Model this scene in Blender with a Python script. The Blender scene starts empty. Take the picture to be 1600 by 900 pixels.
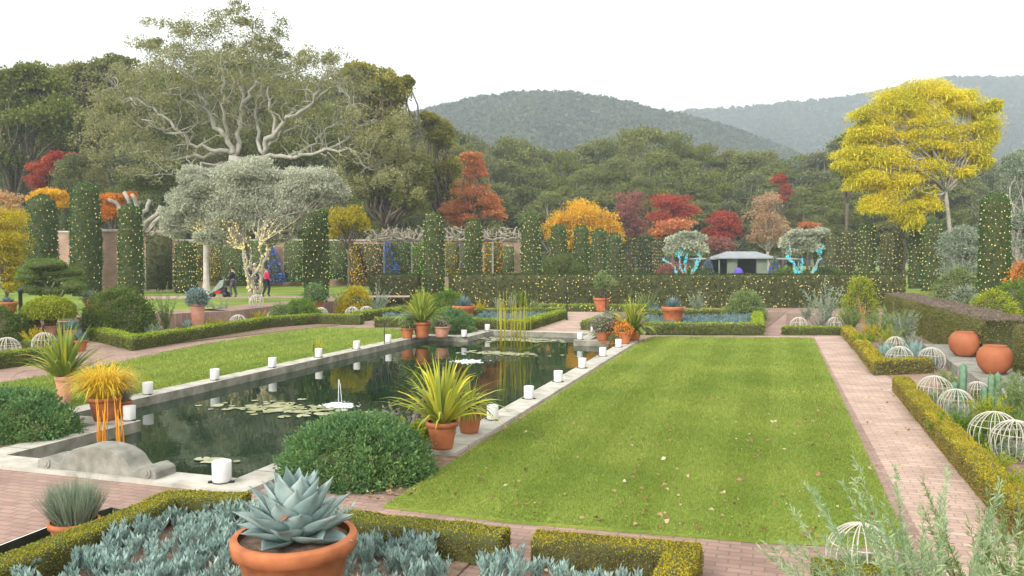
import bpy, bmesh, math, random
import numpy as np
from mathutils import Vector, Matrix
R = math.radians
sc = bpy.context.scene
col = sc.collection

# ------------------------------------------------------------------ camera
F = 1250.0; H = 2.8
PITCH = math.atan(45 / F); YAW = math.atan(405 / F)
cd = bpy.data.cameras.new('camera'); cam = bpy.data.objects.new('camera', cd); col.objects.link(cam)
cam.location = (0, 0, H); cam.rotation_euler = (math.pi / 2 - PITCH, 0, YAW)
cd.sensor_width = 36; cd.lens = F / 1600 * 36; cd.clip_start = .05; cd.clip_end = 6000
sc.camera = cam
# ------------------------------------------------------------------ world: bright overcast evening sky
SUN_EL, SUN_AZ = 27, 200
w = bpy.data.worlds.new('World'); sc.world = w; w.use_nodes = True
nt = w.node_tree; nt.nodes.clear()
sky = nt.nodes.new('ShaderNodeTexSky'); sky.sky_type = 'NISHITA'; sky.sun_disc = False
sky.sun_elevation = R(SUN_EL); sky.sun_rotation = R(SUN_AZ); sky.dust_density = 3; sky.air_density = 1
hs = nt.nodes.new('ShaderNodeHueSaturation'); hs.inputs['Saturation'].default_value = .25
mx = nt.nodes.new('ShaderNodeMix'); mx.data_type = 'RGBA'; mx.inputs[0].default_value = .7
mx.inputs[7].default_value = (10.2, 9.7, 8.9, 1)
bg = nt.nodes.new('ShaderNodeBackground'); bg.inputs[1].default_value = .12
wo = nt.nodes.new('ShaderNodeOutputWorld')
nt.links.new(sky.outputs[0], hs.inputs['Color']); nt.links.new(hs.outputs[0], mx.inputs[6])
nt.links.new(mx.outputs[2], bg.inputs[0]); nt.links.new(bg.outputs[0], wo.inputs[0])
sd = bpy.data.lights.new('sun', 'SUN'); sd.energy = 1.35; sd.angle = R(14); sd.color = (1, .95, .86)
so = bpy.data.objects.new('sun', sd); col.objects.link(so)
so.rotation_euler = (R(90 - SUN_EL), 0, R(180 - SUN_AZ))
sc.view_settings.view_transform = 'Standard'; sc.view_settings.look = 'None'
sc.view_settings.exposure = 1.46; sc.view_settings.gamma = 1
sc.render.engine = 'CYCLES'
sc.cycles.max_bounces = 6; sc.cycles.diffuse_bounces = 3; sc.cycles.transparent_max_bounces = 6

# ------------------------------------------------------------------ picture column / row + real distance -> world
FW = np.array([-math.sin(YAW), math.cos(YAW), 0]); RT = np.array([math.cos(YAW), math.sin(YAW), 0])
def at(u, v, d):
    p = FW * d + RT * ((u - 800) / F * d); p[2] = H + (405 - v) / F * d; return p
def gp(u, v, z=0.):                       # point of the ground plane (height z)
    return at(u, v, (H - z) * F / (v - 405))
def base(u, d, z=0.):
    p = at(u, 0, d); p[2] = z; return p
def dist(p): return float(np.dot(np.array(p[:3]), FW))
def leafsize(d, real, px=2.0): return max(real, px * d / 800)

# ------------------------------------------------------------------ materials
def nmat(name):
    m = bpy.data.materials.new(name); m.use_nodes = True
    n = m.node_tree; n.nodes.clear(); return m, n.nodes, n.links
def ramp(nd, stops):
    r = nd.new('ShaderNodeValToRGB'); e = r.color_ramp.elements
    while len(e) < len(stops): e.new(.5)
    for i, (p, c) in enumerate(stops): e[i].position = p; e[i].color = (*c, 1)
    return r
def noise(nd, lk, scale, detail=4, coord='Object', rough=.55, dist=0):
    t = nd.new('ShaderNodeTexCoord'); n = nd.new('ShaderNodeTexNoise')
    n.inputs['Scale'].default_value = scale; n.inputs['Detail'].default_value = detail
    n.inputs['Roughness'].default_value = rough; n.inputs['Distortion'].default_value = dist
    lk.new(t.outputs[coord], n.inputs['Vector']); return n
def solid(name, c1, c2=None, scale=4, rough=.7, bump=.0, bscale=40, spec=.3, detail=5, coord='Object', stops=None, metal=0):
    m, nd, lk = nmat(name)
    b = nd.new('ShaderNodeBsdfPrincipled'); o = nd.new('ShaderNodeOutputMaterial'); lk.new(b.outputs[0], o.inputs[0])
    b.inputs['Roughness'].default_value = rough; b.inputs['Specular IOR Level'].default_value = spec; b.inputs['Metallic'].default_value = metal
    if c2 is None: c2 = tuple(x * .75 for x in c1)
    n = noise(nd, lk, scale, detail, coord)
    r = ramp(nd, stops or [(.32, c2), (.68, c1)]); lk.new(n.outputs[0], r.inputs[0]); lk.new(r.outputs[0], b.inputs['Base Color'])
    if bump:
        n2 = noise(nd, lk, bscale, 5, coord); bp = nd.new('ShaderNodeBump'); bp.inputs['Strength'].default_value = bump
        bp.inputs['Distance'].default_value = .03
        lk.new(n2.outputs[0], bp.inputs['Height']); lk.new(bp.outputs[0], b.inputs['Normal'])
    return m
def leafmat(name, cols, nscale=.9, transl=.28, rough=.6, spec=.25, var=.5):
    """per-leaf colour from a ramp; broad noise shifts it clump by clump"""
    m, nd, lk = nmat(name)
    g = nd.new('ShaderNodeNewGeometry'); n = noise(nd, lk, nscale, 2)
    a = nd.new('ShaderNodeMath'); a.operation = 'MULTIPLY'; a.inputs[1].default_value = 1 - var; lk.new(g.outputs['Random Per Island'], a.inputs[0])
    b0 = nd.new('ShaderNodeMath'); b0.operation = 'MULTIPLY_ADD'; b0.inputs[1].default_value = var * 2.0; b0.inputs[2].default_value = -var * .5
    lk.new(n.outputs[0], b0.inputs[0])
    s = nd.new('ShaderNodeMath'); s.operation = 'ADD'; s.use_clamp = True; lk.new(a.outputs[0], s.inputs[0]); lk.new(b0.outputs[0], s.inputs[1])
    k = len(cols); r = ramp(nd, [(i / (k - 1), c) for i, c in enumerate(cols)]); lk.new(s.outputs[0], r.inputs[0])
    b = nd.new('ShaderNodeBsdfPrincipled'); b.inputs['Roughness'].default_value = rough; b.inputs['Specular IOR Level'].default_value = spec
    t = nd.new('ShaderNodeBsdfTranslucent'); mxs = nd.new('ShaderNodeMixShader'); mxs.inputs[0].default_value = transl
    o = nd.new('ShaderNodeOutputMaterial')
    lk.new(r.outputs[0], b.inputs['Base Color']); lk.new(r.outputs[0], t.inputs[0])
    lk.new(b.outputs[0], mxs.inputs[1]); lk.new(t.outputs[0], mxs.inputs[2]); lk.new(mxs.outputs[0], o.inputs[0])
    return m
def emis(name, c, s):
    m, nd, lk = nmat(name); e = nd.new('ShaderNodeEmission'); e.inputs[0].default_value = (*c, 1); e.inputs[1].default_value = s
    o = nd.new('ShaderNodeOutputMaterial'); lk.new(e.outputs[0], o.inputs[0]); return m
M = {}
def brickmat(name, c1, c2, mortar, bw, rh, rot=0, offset=.5, coord='Object', ms=.012, moss=None):
    m, nd, lk = nmat(name)
    t = nd.new('ShaderNodeTexCoord'); mp = nd.new('ShaderNodeMapping'); mp.inputs['Rotation'].default_value = rot if isinstance(rot, tuple) else (0, 0, rot)
    br = nd.new('ShaderNodeTexBrick'); br.offset = offset
    br.inputs['Color1'].default_value = (*c1, 1); br.inputs['Color2'].default_value = (*c2, 1); br.inputs['Mortar'].default_value = (*mortar, 1)
    br.inputs['Scale'].default_value = 1; br.inputs['Brick Width'].default_value = bw; br.inputs['Row Height'].default_value = rh
    br.inputs['Mortar Size'].default_value = ms; br.inputs['Mortar Smooth'].default_value = .3
    lk.new(t.outputs[coord], mp.inputs[0])
    # slight wobble so that courses are not ruler straight
    wn = noise(nd, lk, 1.3, 2, coord); vm = nd.new('ShaderNodeVectorMath'); vm.operation = 'MULTIPLY_ADD'; vm.inputs[1].default_value = (.05, .05, .05)
    lk.new(wn.outputs['Color'], vm.inputs[0]); lk.new(mp.outputs[0], vm.inputs[2]); lk.new(vm.outputs[0], br.inputs['Vector'])
    n = noise(nd, lk, 1.1, 8, coord, .65); r = ramp(nd, [(.3, (.62, .60, .58)), (.55, (1, 1, 1)), (.75, (1.25, 1.2, 1.15))]); lk.new(n.outputs[0], r.inputs[0])
    mu = nd.new('ShaderNodeMix'); mu.data_type = 'RGBA'; mu.blend_type = 'MULTIPLY'; mu.inputs[0].default_value = .8
    lk.new(br.outputs['Color'], mu.inputs[6]); lk.new(r.outputs[0], mu.inputs[7])
    out = mu.outputs[2]
    if moss:
        n3 = noise(nd, lk, .7, 9, coord, .7); r3 = ramp(nd, [(.55, (0, 0, 0)), (.72, (1, 1, 1))]); lk.new(n3.outputs[0], r3.inputs[0])
        m3 = nd.new('ShaderNodeMix'); m3.data_type = 'RGBA'; m3.inputs[7].default_value = (*moss, 1)
        sc3 = nd.new('ShaderNodeMath'); sc3.operation = 'MULTIPLY'; sc3.inputs[1].default_value = .5; lk.new(r3.outputs[0], sc3.inputs[0])
        lk.new(sc3.outputs[0], m3.inputs[0]); lk.new(out, m3.inputs[6]); out = m3.outputs[2]
    b = nd.new('ShaderNodeBsdfPrincipled'); b.inputs['Roughness'].default_value = .85; b.inputs['Specular IOR Level'].default_value = .2
    bp = nd.new('ShaderNodeBump'); bp.inputs['Strength'].default_value = .35; bp.inputs['Distance'].default_value = .01; bp.invert = True
    lk.new(br.outputs['Fac'], bp.inputs['Height']); lk.new(bp.outputs[0], b.inputs['Normal'])
    o = nd.new('ShaderNodeOutputMaterial'); lk.new(out, b.inputs['Base Color']); lk.new(b.outputs[0], o.inputs[0]); return m

M['brick'] = brickmat('brick_paving', (.34, .225, .185), (.27, .175, .145), (.20, .155, .13), .22, .105, ms=.010, moss=(.26, .24, .15))
M['brickpath'] = brickmat('brick_path', (.48, .35, .285), (.38, .265, .22), (.28, .225, .185), .23, .11, ms=.011, moss=(.30, .27, .18))
M['brickwall'] = brickmat('brick_wall', (.44, .27, .20), (.35, .21, .16), (.32, .27, .22), .25, .08, rot=(R(90), 0, 0), ms=.012)
M['soil'] = solid('soil', (.27, .18, .13), (.11, .075, .055), 9, .95, .6, 30)
M['stone'] = solid('stone', (.56, .53, .47), (.34, .32, .28), 3.2, .8, .25, 50, stops=[(.22, (.20, .19, .15)), (.42, (.42, .39, .34)), (.7, (.56, .53, .47))])
def joints(m):
    nd, lk = m.node_tree.nodes, m.node_tree.links; b = [n for n in nd if n.type == 'BSDF_PRINCIPLED'][0]; src = b.inputs['Base Color'].links[0].from_socket
    t = nd.new('ShaderNodeTexCoord'); br = nd.new('ShaderNodeTexBrick'); br.inputs['Scale'].default_value = 1; br.inputs['Brick Width'].default_value = 400; br.inputs['Row Height'].default_value = 1.1; br.inputs['Mortar Size'].default_value = .012
    br.inputs['Color1'].default_value = (1, 1, 1, 1); br.inputs['Color2'].default_value = (.86, .86, .84, 1); br.inputs['Mortar'].default_value = (.35, .33, .28, 1)
    x = nd.new('ShaderNodeMix'); x.data_type = 'RGBA'; x.blend_type = 'MULTIPLY'; x.inputs[0].default_value = 1; lk.new(t.outputs['Object'], br.inputs['Vector']); lk.new(src, x.inputs[6]); lk.new(br.outputs['Color'], x.inputs[7]); lk.new(x.outputs[2], b.inputs['Base Color'])
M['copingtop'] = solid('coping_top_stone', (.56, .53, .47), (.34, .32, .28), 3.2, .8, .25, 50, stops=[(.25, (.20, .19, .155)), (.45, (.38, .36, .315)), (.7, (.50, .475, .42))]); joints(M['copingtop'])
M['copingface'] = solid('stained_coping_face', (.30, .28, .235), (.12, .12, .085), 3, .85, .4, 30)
M['stepstone'] = solid('dark_step_stone', (.035, .045, .028), (.015, .02, .014), 4, .8)  # near-black base colour for the lower step and its riser
M['stonedark'] = solid('weathered_stone', (.29, .28, .245), (.15, .15, .125), 4, .85, .35, 40)
M['terracotta'] = solid('terracotta', (.46, .17, .075), (.34, .115, .05), 5, .75, .15, 60, stops=[(.25, (.22, .075, .032)), (.5, (.38, .125, .048)), (.72, (.42, .15, .065)), (.86, (.52, .33, .23))])
M['terracottapale'] = solid('pale_terracotta', (.52, .27, .19), (.42, .20, .13), 5, .8, .1, 60)
M['bigjar'] = solid('jar_terracotta', (.40, .135, .055), (.27, .085, .038), 2, .65, .1, 30)
M['lantern'] = solid('lantern_paper', (.66, .66, .65), (.56, .56, .555), 3, .55)
M['black'] = solid('black_metal', (.02, .025, .025), None, 5, .5)
M['wire'] = solid('wire', (.52, .50, .43), (.36, .34, .28), 6, .5)
M['bark'] = solid('bark', (.15, .12, .09), (.07, .055, .04), 3, .95, .8, 12)
M['palebark'] = solid('pale_bark', (.40, .375, .32), (.22, .205, .17), 2, .9, .6, 8)
M['oakbark'] = solid('pale_oak_bark', (.44, .42, .37), (.26, .245, .21), 1.5, .9, .5, 8)
M['vinebark'] = solid('vine_bark', (.42, .38, .31), (.26, .23, .18), 4, .9)
M['twig'] = solid('inner_twigs', (.085, .090, .035), (.045, .05, .02), 6, .95)
M['bulb'] = emis('warm_bulb', (1, .82, .30), .46)
M['bulbcyan'] = emis('cyan_bulb', (.05, .66, .80), .6)
M['bulbblue'] = emis('blue_bulb', (.05, .16, .7), .35)

def grassmat(name, cols, sc1=.35):
    m, nd, lk = nmat(name)
    n = noise(nd, lk, sc1, 6, 'Object', .6); n2 = noise(nd, lk, 14, 4, 'Object', .7)
    t = nd.new('ShaderNodeTexCoord'); sx = nd.new('ShaderNodeSeparateXYZ'); lk.new(t.outputs['Object'], sx.inputs[0])
    ws = nd.new('ShaderNodeMath'); ws.operation = 'MULTIPLY'; ws.inputs[1].default_value = 5.6; lk.new(sx.outputs[0], ws.inputs[0])
    wv = nd.new('ShaderNodeMath'); wv.operation = 'SINE'; lk.new(ws.outputs[0], wv.inputs[0])
    a = nd.new('ShaderNodeMath'); a.operation = 'MULTIPLY_ADD'; a.inputs[1].default_value = .05; lk.new(wv.outputs[0], a.inputs[0]); lk.new(n.outputs[0], a.inputs[2])
    a2 = nd.new('ShaderNodeMath'); a2.operation = 'MULTIPLY_ADD'; a2.inputs[1].default_value = .35; lk.new(n2.outputs[0], a2.inputs[0]); lk.new(a.outputs[0], a2.inputs[2])
    r = ramp(nd, [(.45, cols[0]), (.68, cols[1]), (.9, cols[2])]); lk.new(a2.outputs[0], r.inputs[0])
    b = nd.new('ShaderNodeBsdfPrincipled'); b.inputs['Roughness'].default_value = .9; b.inputs['Specular IOR Level'].default_value = .1
    bp = nd.new('ShaderNodeBump'); bp.inputs['Strength'].default_value = .5; bp.inputs['Distance'].default_value = .03
    n3 = noise(nd, lk, 45, 5); lk.new(n3.outputs[0], bp.inputs['Height']); lk.new(bp.outputs[0], b.inputs['Normal'])
    o = nd.new('ShaderNodeOutputMaterial'); lk.new(r.outputs[0], b.inputs['Base Color']); lk.new(b.outputs[0], o.inputs[0]); return m
GC = [(.105, .165, .030), (.18, .25, .044), (.28, .32, .07)]
M['lawn'] = grassmat('lawn_grass', GC)
M['blades'] = leafmat('grass_blades', [(.115, .18, .03), (.215, .285, .046), (.36, .385, .09)], .45, .3, var=.48)
M['meadow'] = grassmat('far_grass', [(.07, .13, .02), (.12, .2, .025), (.18, .24, .05)], .1)

def watermat():
    m, nd, lk = nmat('pool_water')
    b = nd.new('ShaderNodeBsdfPrincipled'); b.inputs['Roughness'].default_value = .015; b.inputs['IOR'].default_value = 1.36
    b.inputs['Specular IOR Level'].default_value = .6
    n = noise(nd, lk, .5, 3); r = ramp(nd, [(.35, (.003, .015, .007)), (.7, (.006, .024, .010))]); lk.new(n.outputs[0], r.inputs[0]); lk.new(r.outputs[0], b.inputs['Base Color'])
    n2 = noise(nd, lk, 2.2, 3, 'Object', .5); bp = nd.new('ShaderNodeBump'); bp.inputs['Strength'].default_value = .035; bp.inputs['Distance'].default_value = .05
    lk.new(n2.outputs[0], bp.inputs['Height']); lk.new(bp.outputs[0], b.inputs['Normal'])
    o = nd.new('ShaderNodeOutputMaterial'); lk.new(b.outputs[0], o.inputs[0]); return m
M['water'] = watermat()

L = dict(
 box=leafmat('box_leaves', [(.15, .17, .02), (.27, .27, .02), (.44, .37, .025)], 1.6),
 boxgreen=leafmat('green_box_leaves', [(0.103, 0.186, 0.015), (0.234, 0.325, 0.021), (0.409, 0.452, 0.036)], 1.4),
 boxbrown=leafmat('autumn_box_leaves', [(0.15, 0.122, 0.026), (0.33, 0.288, 0.02), (0.57, 0.432, 0.026)], 2.2),
 hedge=leafmat('yew_hedge_leaves', [(0.022, 0.045, 0.007), (0.045, 0.071, 0.009), (0.076, 0.085, 0.014)], .5),
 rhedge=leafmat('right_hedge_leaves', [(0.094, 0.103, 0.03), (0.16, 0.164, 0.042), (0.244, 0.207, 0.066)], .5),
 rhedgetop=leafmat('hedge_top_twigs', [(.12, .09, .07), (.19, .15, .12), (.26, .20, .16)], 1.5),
 yew=leafmat('yew_leaves', [(0.012, 0.068, 0.011), (0.03, 0.114, 0.015), (0.056, 0.161, 0.022)], .5),
 yewold=leafmat('old_yew_leaves', [(0.04, 0.06, 0.018), (0.085, 0.095, 0.025), (0.139, 0.119, 0.03)], .8),
 oak=leafmat('oak_leaves', [(0.096, 0.114, 0.026), (0.18, 0.192, 0.042), (0.317, 0.301, 0.066)], .16, var=.55),
 oakdark=leafmat('dark_oak_leaves', [(0.066, 0.087, 0.019), (0.143, 0.17, 0.027), (0.283, 0.305, 0.046)], .14, var=.55),
 oakgrey=leafmat('grey_oak_leaves', [(0.14, 0.144, 0.064), (0.244, 0.243, 0.099), (0.384, 0.365, 0.162)], .2),
 oakgold=leafmat('gold_oak_leaves', [(0.105, 0.131, 0.026), (0.239, 0.233, 0.033), (0.448, 0.364, 0.039)], .25),
 belt=leafmat('belt_leaves', [(0.093, 0.117, 0.037), (0.181, 0.202, 0.056), (0.304, 0.304, 0.087)], .12, var=.6),
 beltb=leafmat('belt_leaves_bluish', [(0.083, 0.113, 0.047), (0.165, 0.181, 0.074), (0.282, 0.284, 0.114)], .12, var=.6),
 olive=leafmat('olive_leaves', [(0.239, 0.269, 0.194), (0.432, 0.449, 0.339), (0.683, 0.693, 0.564)], .35, var=.5),
 ginkgo=leafmat('yellow_leaves', [(.26, .30, .015), (.50, .46, .02), (.78, .66, .03), (.86, .60, .03)], .35, var=.5),
 weep=leafmat('golden_leaves', [(.50, .30, .01), (.75, .43, .012), (.85, .52, .03)], .6),
 red=leafmat('red_leaves', [(0.214, 0.023, 0.021), (0.398, 0.058, 0.038), (0.497, 0.134, 0.051)], .5),
 redorange=leafmat('orange_red_leaves', [(0.306, 0.078, 0.036), (0.561, 0.187, 0.072), (0.561, 0.343, 0.126)], .4),
 orange=leafmat('orange_leaves', [(.45, .10, .01), (.65, .22, .015), (.65, .34, .03)], .5),
 maroon=leafmat('maroon_leaves', [(0.182, 0.072, 0.058), (0.312, 0.117, 0.091), (0.39, 0.169, 0.13)], .4),
 tan=leafmat('tan_leaves', [(.30, .18, .09), (.44, .28, .16), (.52, .36, .22)], .4),
 pinktan=leafmat('pink_tan_leaves', [(.40, .22, .12), (.52, .32, .16), (.60, .42, .10)], .4),
 gold=leafmat('yellow_green_leaves', [(.20, .19, .01), (.42, .35, .012), (.58, .42, .02)], .8),
 lime=leafmat('lime_leaves', [(0.132, 0.187, 0.013), (0.275, 0.33, 0.022), (0.462, 0.462, 0.044)], 1.2),
 cloud=leafmat('pine_leaves', [(0.047, 0.113, 0.016), (0.118, 0.209, 0.021), (0.218, 0.299, 0.026)], 1.2),
 mound=leafmat('mound_leaves', [(0.048, 0.118, 0.048), (0.109, 0.217, 0.077), (0.24, 0.349, 0.102)], 1.8),
 shrub=leafmat('shrub_leaves', [(0.045, 0.081, 0.02), (0.099, 0.153, 0.029), (0.197, 0.243, 0.043)], 1.6),
 sage=leafmat('sage_leaves', [(0.132, 0.176, 0.121), (0.242, 0.297, 0.209), (0.396, 0.44, 0.33)], 2),
 sagegreen=leafmat('sage_green_leaves', [(.10, .15, .05), (.19, .26, .09), (.32, .38, .16)], 2),
 blue=leafmat('blue_leaves', [(.08, .15, .15), (.15, .24, .25), (.26, .36, .36)], 3),
 bluedark=leafmat('blue_stem_leaves', [(0.163, 0.258, 0.229), (0.292, 0.412, 0.381), (0.486, 0.588, 0.507)], 2.5),
 flax=leafmat('flax_leaves', [(.10, .17, .035), (.22, .29, .05), (.52, .47, .05)], 2, var=.25),
 flaxyellow=leafmat('yellow_flax_leaves', [(.18, .27, .06), (.42, .44, .06), (.72, .60, .05)], 2, var=.25),
 grassy=leafmat('yellow_grass_leaves', [(0.495, 0.374, 0.022), (0.748, 0.506, 0.033), (0.77, 0.605, 0.165)], 3),
 reedyellow=leafmat('yellow_reed_stems', [(.26, .28, .02), (.42, .38, .02), (.55, .45, .03)], 3),
 reedorange=leafmat('orange_reed_stems', [(.65, .28, .02), (.80, .36, .03), (.85, .46, .06)], 3),
 fern=leafmat('grey_green_leaves', [(0.144, 0.228, 0.108), (0.264, 0.36, 0.192), (0.456, 0.516, 0.288)], 3),
 lav=leafmat('lavender_stems', [(.18, .17, .15), (.28, .26, .22), (.40, .37, .30)], 3),
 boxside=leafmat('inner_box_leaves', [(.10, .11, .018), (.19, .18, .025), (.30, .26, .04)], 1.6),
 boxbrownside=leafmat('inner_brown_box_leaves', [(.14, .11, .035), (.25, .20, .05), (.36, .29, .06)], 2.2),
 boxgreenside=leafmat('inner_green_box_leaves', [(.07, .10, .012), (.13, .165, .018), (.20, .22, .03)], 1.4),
 agave=None)
# agave: blue grey with soft variation along the leaf
def agavemat():
    m, nd, lk = nmat('agave_leaf'); g = nd.new('ShaderNodeNewGeometry')
    n = noise(nd, lk, 5, 5); a = nd.new('ShaderNodeMath'); a.operation = 'MULTIPLY_ADD'; a.inputs[1].default_value = .3
    lk.new(g.outputs['Random Per Island'], a.inputs[0]); lk.new(n.outputs[0], a.inputs[2])
    r = ramp(nd, [(.35, (.145, .215, .21)), (.65, (.235, .32, .31)), (.95, (.38, .45, .43))]); lk.new(a.outputs[0], r.inputs[0])
    b = nd.new('ShaderNodeBsdfPrincipled'); b.inputs['Roughness'].default_value = .55; b.inputs['Specular IOR Level'].default_value = .35
    o = nd.new('ShaderNodeOutputMaterial'); lk.new(r.outputs[0], b.inputs['Base Color']); lk.new(b.outputs[0], o.inputs[0]); return m
L['agave'] = agavemat()

# ------------------------------------------------------------------ mesh helpers
class MB:
    def __init__(s): s.v = []; s.f = []; s.m = []; s.n = 0
    def add(s, V, Fc, mi=0):
        V = np.asarray(V, float).reshape(-1, 3); s.v.append(V)
        for f in Fc: s.f.append(tuple(int(i) + s.n for i in f)); s.m.append(mi)
        s.n += len(V); return s
    def box(s, c, size, rz=0, mi=0, taper=1.):
        x, y, z = size[0] / 2, size[1] / 2, size[2] / 2
        V = np.array([[-x, -y, -z], [x, -y, -z], [x, y, -z], [-x, y, -z], [-x * taper, -y * taper, z], [x * taper, -y * taper, z], [x * taper, y * taper, z], [-x * taper, y * taper, z]])
        ca, sa = math.cos(rz), math.sin(rz); V = np.c_[V[:, 0] * ca - V[:, 1] * sa, V[:, 0] * sa + V[:, 1] * ca, V[:, 2]] + np.array(c)
        return s.add(V, [(0, 3, 2, 1), (4, 5, 6, 7), (0, 1, 5, 4), (1, 2, 6, 5), (2, 3, 7, 6), (3, 0, 4, 7)], mi)
    def prism(s, poly, z0, z1, mi=0):
        poly = [(p[0], p[1]) for p in poly]; n = len(poly)
        ar = sum(poly[i][0] * poly[(i + 1) % n][1] - poly[(i + 1) % n][0] * poly[i][1] for i in range(n))
        if ar < 0: poly = poly[::-1]
        V = [(x, y, z0) for x, y in poly] + [(x, y, z1) for x, y in poly]
        Fc = [tuple(range(n - 1, -1, -1)), tuple(range(n, 2 * n))] + [(i, (i + 1) % n, n + (i + 1) % n, n + i) for i in range(n)]
        return s.add(V, Fc, mi)
    def lathe(s, prof, n=24, c=(0, 0, 0), mi=0, cap=False):
        V = []; k = len(prof)
        for r, z in prof:
            for j in range(n):
                a = 2 * math.pi * j / n; V.append((c[0] + r * math.cos(a), c[1] + r * math.sin(a), c[2] + z))
        Fc = [(i * n + j, i * n + (j + 1) % n, (i + 1) * n + (j + 1) % n, (i + 1) * n + j) for i in range(k - 1) for j in range(n)]
        if cap: Fc += [tuple(range(n - 1, -1, -1)), tuple((k - 1) * n + j for j in range(n))]
        return s.add(V, Fc, mi)
    def tube(s, pts, rad, n=6, mi=0, closed=False):
        pts = [np.array(p, float) for p in pts]; k = len(pts)
        if not hasattr(rad, '__len__'): rad = [rad] * k
        V = []; ref = None
        for i, p in enumerate(pts):
            a = pts[(i - 1) % k] if (closed or i > 0) else p; b = pts[(i + 1) % k] if (closed or i < k - 1) else p
            t = b - a; t = t / (np.linalg.norm(t) + 1e-9)
            if ref is None: ref = np.array([1, 0, 0.]) if abs(t[0]) < .8 else np.array([0, 1., 0])
            x = ref - t * np.dot(ref, t); x /= np.linalg.norm(x) + 1e-9; ref = x; y = np.cross(t, x)
            for j in range(n):
                an = 2 * math.pi * j / n; V.append(p + rad[i] * (math.cos(an) * x + math.sin(an) * y))
        Fc = [(i * n + j, i * n + (j + 1) % n, ((i + 1) % k) * n + (j + 1) % n, ((i + 1) % k) * n + j) for i in range(k if closed else k - 1) for j in range(n)]
        if not closed: Fc += [tuple(range(n - 1, -1, -1)), tuple((k - 1) * n + j for j in range(n))]
        return s.add(V, Fc, mi)
    def ell(s, c, r, nu=12, nv=8, mi=0, v0=-90, bump=0, rng=None):
        V = []
        for i in range(nv + 1):
            ph = R(v0 + (90 - v0) * i / nv)
            for j in range(nu):
                th = 2 * math.pi * j / nu; q = 1 + (rng.normal() * bump if rng is not None else 0)
                V.append((c[0] + r[0] * q * math.cos(ph) * math.cos(th), c[1] + r[1] * q * math.cos(ph) * math.sin(th), c[2] + r[2] * q * math.sin(ph)))
        Fc = [(i * nu + j, i * nu + (j + 1) % nu, (i + 1) * nu + (j + 1) % nu, (i + 1) * nu + j) for i in range(nv) for j in range(nu)]
        return s.add(V, Fc, mi)
    def V(s): return np.concatenate(s.v)
    def build(s, name, mats, parent=None, loc=None, smooth=True, extra=None, bevel=0):
        V = s.V(); mats = mats if isinstance(mats, (list, tuple)) else [mats]
        me = bpy.data.meshes.new(name); me.from_pydata(V.tolist(), [], s.f); me.polygons.foreach_set('material_index', s.m)
        if smooth: me.polygons.foreach_set('use_smooth', [True] * len(s.f))
        for m in mats: me.materials.append(m)
        me.update(); return link(name, me, parent, loc, bevel)
def link(name, me, parent=None, loc=None, bevel=0):
    o = bpy.data.objects.new(name, me); col.objects.link(o)
    if parent is not None: o.parent = parent
    if loc is not None: o.location = tuple(float(x) for x in loc)
    if bevel:
        b = o.modifiers.new('bevel', 'BEVEL'); b.width = bevel; b.segments = 2; b.limit_method = 'ANGLE'
    return o
def tag(o, label=None, cat=None, group=None, kind=None):
    if label: o['label'] = label
    if cat: o['category'] = cat
    if group: o['group'] = group
    if kind: o['kind'] = kind
    return o
def thing(name, label, cat, loc, rz=0, group=None):
    o = bpy.data.objects.new(name, None); col.objects.link(o); o.location = tuple(float(x) for x in loc); o.rotation_euler[2] = rz
    o.empty_display_size = .2
    return tag(o, label, cat, group)
def struct(o): o['kind'] = 'structure'; return o
def copytree(o, loc, rz=0, scale=None, parent=None):
    c = o.copy(); col.objects.link(c)
    if parent is None:
        c.location = tuple(float(x) for x in loc); c.rotation_euler[2] = rz
        if scale is not None: c.scale = scale
    else: c.parent = parent
    for ch in list(o.children): copytree(ch, None, parent=c)
    return c
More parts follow.
